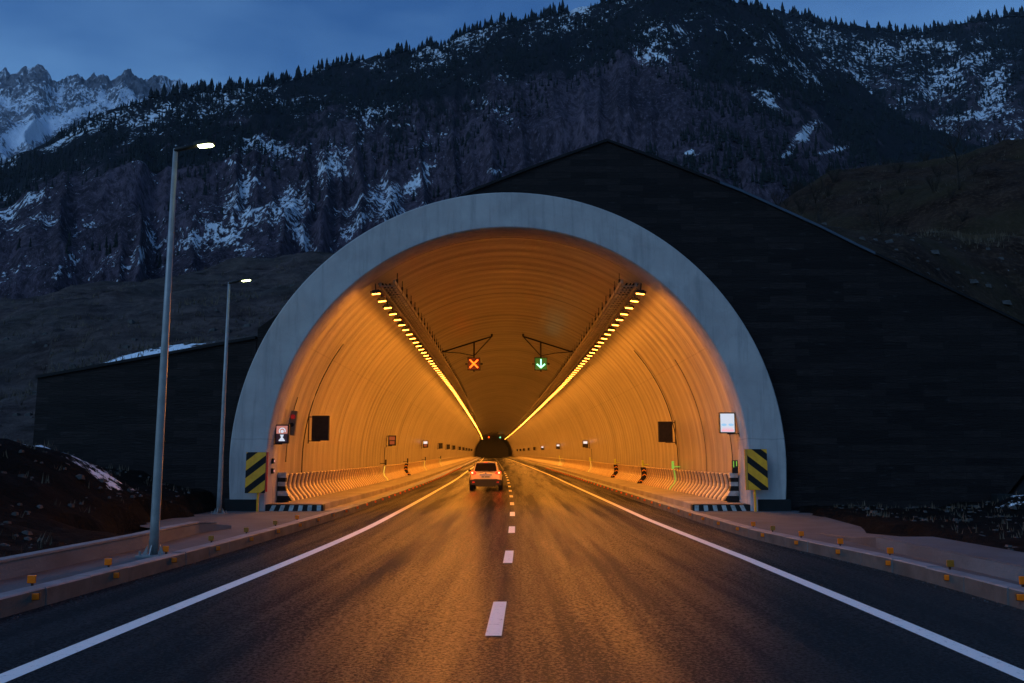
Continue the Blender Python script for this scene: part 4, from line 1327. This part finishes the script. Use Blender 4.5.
# ------------------------------------------------------------------ mountains
def mountain(name, mat, ridge, base, r0, rr, nr, amp, seed, azr, daz, snowfn, forestfn, ridge_amp=4.0, sharp=.9, wl=150., backd=250):
    az_ = np.radians(np.arange(azr[0], azr[1] + 1e-6, daz))
    def prof(T):
        xs, ys = pix_table(T); te, aa = tan_el(xs, ys); o = np.argsort(aa); return np.interp(az_, aa[o], te[o])
    er, eb = prof(ridge), prof(base)
    t_ = np.concatenate([np.linspace(0, 1, nr), [1.03, 1.1, 1.3]])
    AA, T = np.meshgrid(az_, t_)
    rid_r = rr * (1 + .10 * (fbm(AA * 6, 0 * AA, 3, seed + 5) - .5))
    rad = r0 + (rid_r - r0) * T
    ev = eb[None, :] + (er - eb)[None, :] * np.clip(T, 0, 1) ** sharp
    H = CH + rad * ev
    X, Y = rad * np.sin(AA), rad * np.cos(AA)
    k = np.sin(np.clip(T, 0, 1) * math.pi) ** .7
    n_ = fbm(X / wl, Y / wl, 4, seed, .45, True) - .55
    gul = fbm(AA * 26 + .4 * fbm(X / 90, Y / 90, 3, seed + 2), T * .9, 2, seed + 31, .5, True) - .5
    H = H + k * (amp * n_ + amp * .8 * gul) + (1 - k) * (T > .5) * ridge_amp * (fbm(X / 14, Y / 14, 4, seed + 3) - .5) * 2
    H = np.where(T > 1.001, H - (T - 1) * backd * 1.6, H)
    PX, PYY = project(X, Y, H)
    fo = forestfn(PX, PYY, T, X, Y); sn = snowfn(PX, PYY, T, X, Y)
    o = grid_mesh(name, X, Y, H, mat, {'snow': np.clip(sn - .10 * gul, 0, 1), 'forest': np.clip(fo, 0, 1)},
                  uv=(AA * .73 * rr + T * 40 + 9 * fbm(AA * 20, T * 9, 3, seed + 8), T * .34 * rr + 9 * fbm(AA * 20, T * 9, 3, seed + 9)))
    tag(o, kind='structure')
    return dict(X=X, Y=Y, H=H, PX=PX, PY=PYY, T=T, fo=fo, sn=sn, az=az_, t=t_)


def blobs(PX, PYY, L, spread=1.25):
    t_ = 0 * PX
    for (x, y, a, b, ang, v) in L:
        c, s = math.cos(R(ang)), math.sin(R(ang))
        u, w = ((PX - x) * c + (PYY - y) * s) / spread, (-(PX - x) * s + (PYY - y) * c) / spread
        t_ = np.maximum(t_, v * np.exp(-((u / a) ** 2 + (w / b) ** 2)))
    return t_


MAIN_RIDGE = [(-400, 260), (-150, 205), (0, 166), (50, 139), (100, 114), (150, 100), (180, 94), (230, 89), (290, 79), (350, 62), (400, 54), (440, 45), (470, 29), (520, 19), (570, 13), (600, 3), (650, -14), (700, -12), (740, 4), (765, 10), (800, 42), (850, 78), (905, 118), (960, 140), (1024, 158), (1200, 190), (1500, 210)]
LOWB = [(-500, 370), (0, 350), (500, 330), (1024, 330), (1500, 330)]
def main_snow(PX, PYY, T, X, Y):
    s = .205 + .03 * (PX < 470)
    n = fbm(X / 60, Y / 60, 3, 91)
    s = s + (n - .5) * .55
    s = s - .30 * blobs(PX, PYY, [(590, 120, 120, 55, -20, 1), (760, 200, 170, 60, 20, 1), (930, 150, 120, 50, 20, .9), (120, 215, 60, 30, -20, .3), (690, 120, 90, 60, 0, .6)])
    s = np.maximum(s, (.74 + .5 * fbm(X / 30, Y / 30, 3, 44)) * blobs(PX, PYY, [(335, 165, 26, 20, -35, .43), (238, 200, 36, 16, -65, .42), (285, 210, 34, 22, -45, .40), (385, 200, 30, 20, -35, .40), (225, 235, 50, 10, 35, .37), (300, 235, 40, 10, 60, .37),
                                      (420, 180, 26, 12, -50, .38), (140, 255, 36, 9, -50, .36), (70, 262, 26, 10, -40, .35), (355, 225, 40, 9, -45, .35), (650, 55, 26, 12, 25, .37), (560, 28, 30, 8, -15, .35),
                                      (805, 133, 22, 7, -45, .44), (768, 100, 24, 10, 25, .38), (835, 150, 18, 3, -15, .45), (785, 155, 10, 3, -25, .5), (495, 110, 30, 14, 30, .32), (790, 60, 60, 10, 38, .34), (665, 35, 40, 22, 0, .34), (150, 120, 60, 14, -20, .30),
                                      (690, 152, 8, 4, 0, .46), (495, 172, 8, 4, 0, .46)]))
    return np.minimum(s, 1) * 1.0
def main_forest(PX, PYY, T, X, Y):
    n = fbm(X / 80, Y / 80, 4, 55)
    return .15 + .75 * sstep(.52, .85, T) + (n - .5) * .8 - .5 * blobs(PX, PYY, [(590, 110, 90, 40, -20, 1)])
M['mtn'] = m_mountain('mountain_main', (.022, .017, .024), (.112, .082, .106), (.0060, .0085, .0095), (.70, .73, .78), .040)
mm = mountain('forested_mountain', M['mtn'], MAIN_RIDGE, LOWB, 150, 820, 250, 26, 4, (-48, 48), .11, main_snow, main_forest, 5)

BACK_RIDGE = [(600, 60), (700, 20), (740, 8), (790, 12), (830, 25), (870, 28), (900, 31), (925, 31), (960, 23), (1024, 13), (1150, -10), (1500, -40)]
def back_snow(PX, PYY, T, X, Y):
    s = .205 + (fbm(X / 70, Y / 70, 3, 12) - .5) * .5
    return np.maximum(s, (.66 + .55 * fbm(X / 40, Y / 40, 3, 44)) * blobs(PX, PYY, [(900, 48, 90, 12, -3, .40), (820, 40, 40, 18, 25, .36), (995, 95, 22, 40, 10, .37), (915, 95, 40, 12, -25, .35), (760, 25, 40, 20, 0, .33), (980, 115, 60, 8, -10, .36)]))
def back_forest(PX, PYY, T, X, Y): return .2 + .6 * sstep(.5, .95, T) + (fbm(X / 90, Y / 90, 4, 66) - .5) * .9
M['mtn2'] = m_mountain('mountain_back', (.026, .020, .026), (.085, .064, .078), (.0075, .0105, .012), (.70, .73, .78), .032)
mbk = mountain('snowy_ridge', M['mtn2'], BACK_RIDGE, [(-500, 330), (1500, 300)], 400, 1250, 200, 34, 14, (4, 48), .11, back_snow, back_forest, 6)

FAR_RIDGE = [(-400, 60), (-200, 66), (-60, 76), (0, 72), (22, 70), (35, 66), (46, 68), (52, 78), (62, 80), (80, 74), (92, 77), (102, 73), (112, 78), (124, 73), (135, 74), (148, 80), (162, 76), (172, 82), (190, 84), (230, 96), (320, 120), (500, 150)]
def far_snow(PX, PYY, T, X, Y):
    s = .30 + (fbm(X / 130, Y / 130, 4, 8) - .5) * .55
    return np.maximum(s, blobs(PX, PYY, [(30, 132, 45, 13, -20, .62), (80, 112, 30, 7, -15, .55), (15, 100, 50, 4, 8, .46), (60, 95, 4, 16, 10, .5), (100, 100, 4, 14, 20, .48), (0, 150, 30, 10, 0, .5)]))
M['mtn3'] = m_mountain('mountain_far', (.10, .11, .13), (.19, .19, .22), (.05, .06, .07), (.62, .66, .74), .020)  # rock lightened and snow dulled: distance haze put into the colours
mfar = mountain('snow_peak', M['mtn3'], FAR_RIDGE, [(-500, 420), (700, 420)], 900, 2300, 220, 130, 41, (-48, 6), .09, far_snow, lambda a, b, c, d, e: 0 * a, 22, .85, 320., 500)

# ------------------------------------------------------------------ conifers on the slopes
M['conifer'] = simple('conifer_needles', (.006, .0095, .0095), (.011, .015, .014), .9, 0, .4, spec=.12)
M['bark'] = simple('bark', (.03, .024, .02), (.02, .016, .014), .9, 0, 3, spec=.12)


def conifer_geo(h, r_, n=6, tiers=4, rot=0, rnd=random):
    vs, fs = [], []
    for k in range(tiers):
        z0 = h * (.10 + .80 * k / tiers); z1 = min(h, z0 + h * (.42 if k < tiers - 1 else .3)); rad = r_ * (1 - .80 * k / tiers) * rnd.uniform(.8, 1.15)
        b = len(vs)
        for q in range(n):
            a = rot + 2 * math.pi * q / n + k * .5; rr_ = rad * rnd.uniform(.7, 1.2)
            vs.append((rr_ * math.cos(a), rr_ * math.sin(a), z0 - rnd.uniform(0, .05) * h))
        vs.append((rnd.uniform(-.1, .1) * r_, rnd.uniform(-.1, .1) * r_, z1)); tip = len(vs) - 1
        for q in range(n): fs.append((b + q, b + (q + 1) % n, tip))
        fs.append(tuple(b + q for q in range(n))[::-1])
    return vs, fs


# skyline trees: things of their own
protos = []
for k in range(5):
    t = thing('conifer_tree', '', 'tree')
    h = 12 + k; v_, f_ = conifer_geo(h, (2.4, 3.6, 2.8, 4.0, 3.2)[k], 7, 6)
    mb = MB(); mb.add(v_, f_); mb.build('crown', M['conifer'], t)
    mb = MB(); mb.tube([(0, 0, -1.5), (0, 0, h * .3)], [.3, .2], 6); mb.build('trunk', M['bark'], t)
    protos.append([t, False])


def skyline(D, n, group, labels, px_lo, px_hi, sc):
    """trees on the crest line; a copy of one of the prototypes each"""
    row = int(np.argmin(np.abs(D['t'] - 1.0)))
    px = D['PX'][row]; made = 0
    cand = np.where((px > px_lo) & (px < px_hi) & (D['PY'][row] > -30))[0]
    for q in np.sort(rng.choice(cand, size=min(n, len(cand)), replace=False)):
        dens = fbm(np.array([px[q] / 22.]), np.array([3.3]), 2, 71)[0]
        if dens < .30: continue
        i = row - int(rng.integers(0, 4))
        p = protos[int(rng.integers(0, 5))]
        loc = (D['X'][i, q], D['Y'][i, q], D['H'][i, q] - .5)
        s_ = sc * float(rng.uniform(.40, 1.2))
        if not p[1]:
            o = p[0]; p[1] = True; o.location = loc; o.scale = (s_,) * 3; o.rotation_euler = (0, 0, float(rng.uniform(0, 6)))
        else: o = dup(p[0], loc, float(rng.uniform(0, 6)), scale=(s_ * float(rng.uniform(.8, 1.2)), s_, s_))
        xx = px[q]
        o['label'] = labels[0] if xx < labels[1] else labels[2]; o['group'] = group
        made += 1
    return made
skyline(mm, 300, 'conifers along the mountain crest', ('dark conifer on the crest left of the tunnel peak, against the sky', 470, 'dark conifer on the high crest above the tunnel, against the sky'), 150, 790, .82)
skyline(mbk, 110, 'conifers along the right ridge', ('small dark conifer on the dip of the right skyline', 900, 'small dark conifer at the far end of the right skyline'), 780, 1024, 1.05)


# the wood on the slope reads as one mass
def forest(D, n, name, hmin, hmax, seed, tmin):
    r_ = np.random.default_rng(seed); rd = random.Random(seed)
    nT, nA = D['X'].shape
    mb = MB(); cnt = 0; tries = 0
    while cnt < n and tries < n * 14:
        tries += 1
        i = int(r_.integers(int(nT * tmin), nT - 5)); j = int(r_.integers(1, nA - 1))
        if not (-40 < D['PX'][i, j] < 1064 and D['PY'][i, j] > -60): continue
        f = D['fo'][i, j] * 1.15 - D['sn'][i, j] * .85
        clump = fbm(np.array([D['X'][i, j] / 16]), np.array([D['Y'][i, j] / 16]), 3, seed)[0]
        if r_.random() > f or clump < .44: continue
        h = float(r_.uniform(hmin, hmax)); v_, f_ = conifer_geo(h, h * .17, 5, 3, rd.random() * 3, rd)
        x, y, z = D['X'][i, j] + r_.uniform(-2, 2), D['Y'][i, j] + r_.uniform(-2, 2), D['H'][i, j] - .6
        mb.add([(a + x, b + y, c + z) for a, b, c in v_], f_); cnt += 1
    o = mb.build(name, M['conifer']); tag(o, 'dark conifer wood covering the upper mountain slope', 'wood', kind='stuff')
forest(mm, 9000, 'conifer_wood', 3.5, 8.5, 3, .30)
forest(mbk, 3000, 'conifer_wood', 5, 11, 8, .25)
for o in bpy.data.objects:
    if o.name == 'conifer_wood.001': o['label'] = 'dark conifer wood on the snowy ridge at upper right'

# ------------------------------------------------------------------ bare trees on the right bank
def bare_tree(px, py, r_, H, seed, label):
    rd = random.Random(seed)
    ux, uz = ray(px, py)
    d = math.hypot(ux, 1); y = r_ / d; x = ux * y
    j = int(np.argmin(np.abs(az - math.atan2(x, y)))); i = int(np.argmin(np.abs(r2[:, j] - r_)))
    z = h2[i, j]
    t = thing('bare_tree', label, 'tree', (x, y, z - .1), 0, 'bare trees on the right bank')
    tr = MB(); pts = [(0, 0, 0)]
    for k in range(1, 7): pts.append((rd.uniform(-.08, .08) * k * .6, rd.uniform(-.08, .08) * k * .6, H * k / 6))
    tr.tube(pts, [H * .016 * (1 - .14 * k) for k in range(7)], 6); tr.build('trunk', M['bark'], t, smooth=True)
    cr = MB()
    def branch(p, dirv, L, rad, depth):
        q = [p]; c = Vector(p); dv = Vector(dirv)
        for k in range(3):
            dv = (dv + Vector((rd.uniform(-.25, .25), rd.uniform(-.25, .25), rd.uniform(-.02, .22)))).normalized()
            c = c + dv * L / 3; q.append(tuple(c))
        cr.tube(q, [rad, rad * .8, rad * .55, rad * .3], 4, cap=False)
        if depth > 0:
            for k in range(rd.randint(3, 4)):
                s_ = rd.randint(1, 3); nd = (dv + Vector((rd.uniform(-.9, .9), rd.uniform(-.9, .9), rd.uniform(0, .5)))).normalized()
                branch(q[s_], nd, L * rd.uniform(.45, .65), rad * .55, depth - 1)
    for k in range(15):
        f = rd.uniform(.28, .98); z_ = H * f; a = rd.uniform(0, 6.28)
        i0 = min(5, int(f * 6)); ff = f * 6 - i0
        p = tuple(pts[i0][m_] + (pts[i0 + 1][m_] - pts[i0][m_]) * ff for m_ in range(3))
        branch(p, (math.cos(a), math.sin(a), .75), H * .30 * (1.15 - f * .6), .028, 2)
    cr.build('crown', M['bark'], t)
bare_tree(818, 228, 50, 3.7, 1, 'bare leafless tree on the right bank just above the wall coping, left one')
bare_tree(879, 216, 57, 4.4, 2, 'taller bare leafless tree on the right bank, middle one')
bare_tree(960, 200, 66, 4.6, 5, 'bare leafless tree on the right bank nearest the frame edge')

sh_protos = []
for q in range(3):
    rd = random.Random(40 + q); t = thing('bare_shrub', '', 'shrub', (0, 0, 0), 0, 'bare shrubs on the right bank'); cr = MB()
    for k in range(26):
        a = rd.uniform(0, 6.28); l_ = rd.uniform(.5, 1.0); p0 = (rd.uniform(-.08, .08), rd.uniform(-.08, .08), -.05)
        p1 = (math.cos(a) * .25 * l_, math.sin(a) * .25 * l_, .5 * l_); p2 = (math.cos(a + .3) * .5 * l_, math.sin(a + .3) * .5 * l_, .95 * l_)
        cr.tube([p0, p1, p2], [.014, .010, .004], 4, cap=False)
        for m_ in range(3):
            f = rd.uniform(.3, 1); b0 = tuple(p1[i] + (p2[i] - p1[i]) * f for i in range(3)); a2 = rd.uniform(0, 6.28)
            cr.tube([b0, (b0[0] + .2 * math.cos(a2), b0[1] + .2 * math.sin(a2), b0[2] + .18)], [.007, .003], 3, cap=False)
    cr.build('crown', M['bark'], t); st_ = MB(); st_.tube([(0, 0, -.1), (0, 0, .12)], [.05, .035], 6); st_.build('stem', M['bark'], t)
    sh_protos.append([t, False])
rd = random.Random(77)
for k in range(34):
    a = R(rd.uniform(17.5, 31)); j = int(np.argmin(np.abs(az - a))); i = rd.randrange(50, 104)
    p = sh_protos[k % 3]; loc = (X2[i, j], Y2[i, j], h2[i, j] - .05); s_ = rd.uniform(.7, 1.7)
    lab = 'leafless brown shrub scattered on the dark bank above the right wall'
    if not p[1]: p[1] = True; o = p[0]; o.location = loc; o.scale = (s_,) * 3; o['label'] = lab
    else: dup(p[0], loc, rd.uniform(0, 6), lab, scale=(s_,) * 3)

# ------------------------------------------------------------------ rubble and dry grass
M['rock'] = simple('rubble_stone', (.060, .057, .056), (.024, .023, .022), .9, 0, 4, .01, 30)
mb = MB(); rd = random.Random(5)
def stone(x, y, z, s_):
    vs = []
    base = [(-1, -1, -1), (1, -1, -1), (1, 1, -1), (-1, 1, -1), (-.7, -.7, .7), (.7, -.7, .8), (.8, .6, .6), (-.6, .7, .9)]
    for p in base: vs.append(tuple((c * rd.uniform(.6, 1.1)) * s_ * (1 if k < 2 else .7) + o for k, (c, o) in enumerate(zip(p, (x, y, z)))))
    mb.add(vs, [(0, 3, 2, 1), (4, 5, 6, 7), (0, 1, 5, 4), (1, 2, 6, 5), (2, 3, 7, 6), (3, 0, 4, 7)])
for k in range(1500):
    if rd.random() < .5: x, y = rd.uniform(-16, -6.9), rd.uniform(7, 26)
    else: x, y = rd.uniform(7.5, 17), rd.uniform(12, 26.2)
    if (abs(x) < 9.1 and y > 15.5): continue
    stone(x, y, ground_z(x, y), .02 + .09 * rd.random() ** 4)
for k in range(1600):
    j = rd.randrange(0, len(az)); i = rd.randrange(2, 60)
    if not (-20 < pxh[j] < 320 or 760 < pxh[j] < 1060): continue
    x, y, z = hill_pt(i, j); stone(x, y, z, .03 + .17 * rd.random() ** 5)
tag(mb.build('rubble', M['rock']), 'scattered grey stones over the bare earth banks', 'rubble', kind='stuff')
# grit along the kerb feet
mb = MB()
for k in range(420):
    s_ = rd.choice((-1, 1)); y = rd.uniform(7, 27); kf = kl if s_ < 0 else kr
    x = cx(y) + kf(y) - s_ * abs(rd.gauss(0, .10)) - s_ * .02
    stone(x, y, gz(y) + .004, rd.uniform(.004, .016))
tag(mb.build('gravel', M['sand']), 'fine grit lying along both kerb feet', 'gravel', kind='stuff')
M['grass'] = simple('dry_grass', (.115, .080, .048), (.040, .031, .020), .9, 0, .6)
mb = MB()
def tuft(x, y, z, h, n):
    for q in range(n):
        a = rd.uniform(0, 6.28); l_ = rd.uniform(.15, .6) * h; hh = h * rd.uniform(.6, 1.1); w = .012 + .02 * h
        bx, by = x + rd.uniform(-.5, .5) * h, y + rd.uniform(-.5, .5) * h
        px_, py_ = -math.sin(a) * w, math.cos(a) * w
        mb.add([(bx - px_, by - py_, z - .03), (bx + px_, by + py_, z - .03), (bx + math.cos(a) * l_, by + math.sin(a) * l_, z + hh)], [(0, 1, 2)])
for k in range(9000):
    j = rd.randrange(0, len(az)); i = rd.randrange(3, 106)
    if not (-20 < pxh[j] < 330 or 740 < pxh[j] < 1060): continue
    x, y, z = hill_pt(i, j)
    if fbm(np.array([x * .15]), np.array([y * .15]), 3, 31)[0] < .47 and not (44 < i < 52): continue
    tuft(x, y, z, rd.uniform(.15, .45) if i > 30 else rd.uniform(.1, .28), 5)
for k in range(700):
    if rd.random() < .55: x, y = rd.uniform(-16, -7.0), rd.uniform(8, 26)
    else: x, y = rd.uniform(9.2, 17), rd.uniform(14, 26)
    if abs(x) < 9.1 and y > 15.5: continue
    tuft(x, y, ground_z(x, y), rd.uniform(.06, .2), 4)
tag(mb.build('dry_grass', M['grass']), 'dry grass tufts scattered over the earth banks', 'grass', kind='stuff')

# ------------------------------------------------------------------ light
SUN_EL = 38.0
world = bpy.data.worlds.new('World'); scene.world = world; world.use_nodes = True
wt = world.node_tree; wn, wlk = wt.nodes, wt.links
bg = wn['Background']
sky = wn.new('ShaderNodeTexSky'); sky.sky_type = 'NISHITA'; sky.sun_disc = False
sky.sun_elevation = R(SUN_EL); sky.sun_rotation = R(232); sky.altitude = 1500; sky.air_density = 1.6; sky.dust_density = 1.0; sky.ozone_density = 4.0
tc = wn.new('ShaderNodeTexCoord'); mpn = wn.new('ShaderNodeMapping'); mpn.inputs['Scale'].default_value = (1.0, 1.0, 2.6)
nz = wn.new('ShaderNodeTexNoise'); nz.inputs['Scale'].default_value = 2.6; nz.inputs['Detail'].default_value = 6; nz.inputs['Roughness'].default_value = .52
wlk.new(tc.outputs['Generated'], mpn.inputs['Vector']); wlk.new(mpn.outputs[0], nz.inputs['Vector'])
rp_ = wn.new('ShaderNodeValToRGB'); rp_.color_ramp.elements[0].position = .38; rp_.color_ramp.elements[1].position = .64
rp_.color_ramp.elements[0].color = (.52, 1.05, 1.75, 1); rp_.color_ramp.elements[1].color = (1.45, 2.05, 2.60, 1)
wlk.new(nz.outputs['Fac'], rp_.inputs['Fac'])
mx = wn.new('ShaderNodeMix'); mx.data_type = 'RGBA'; mx.blend_type = 'MULTIPLY'; mx.inputs[0].default_value = 1
wlk.new(sky.outputs[0], mx.inputs[6]); wlk.new(rp_.outputs[0], mx.inputs[7])
wlk.new(mx.outputs[2], bg.inputs['Color'])
bg.inputs['Strength'].default_value = .05

sun_d = bpy.data.lights.new('sun', 'SUN'); sun = bpy.data.objects.new('sun', sun_d); COL.objects.link(sun)
sun_d.energy = .75; sun_d.angle = R(28); sun_d.color = (.42, .68, 1.0)
sun.rotation_euler = (R(90 - SUN_EL), 0, R(-52)); sun.location = (0, -20, 60)

# ------------------------------------------------------------------ evening haze
hz = MB(); hz.box(-3200, 3200, -400, 3300, -1.6, 1900)
hm = bpy.data.materials.new('haze_air'); hm.use_nodes = True
hm.node_tree.nodes.remove(hm.node_tree.nodes['Principled BSDF'])
hv = hm.node_tree.nodes.new('ShaderNodeVolumePrincipled'); hv.inputs['Density'].default_value = .00005
hv.inputs['Color'].default_value = (.62, .78, 1, 1); hv.inputs['Anisotropy'].default_value = .2
hm.node_tree.links.new(hv.outputs[0], hm.node_tree.nodes['Material Output'].inputs['Volume'])
tag(hz.build('haze', hm), 'thin blue evening haze over the valley', kind='stuff')

# ------------------------------------------------------------------ render settings
scene.render.engine = 'CYCLES'
scene.cycles.max_bounces = 8; scene.cycles.diffuse_bounces = 5; scene.cycles.glossy_bounces = 4
scene.cycles.use_denoising = True
scene.cycles.sample_clamp_indirect = 8
scene.cycles.sample_clamp_direct = 9
scene.cycles.caustics_reflective = False; scene.cycles.caustics_refractive = False
vs_ = scene.view_settings
vs_.view_transform = 'Standard'; vs_.look = 'None'; vs_.exposure = 0; vs_.gamma = 1
vs_.use_curve_mapping = False
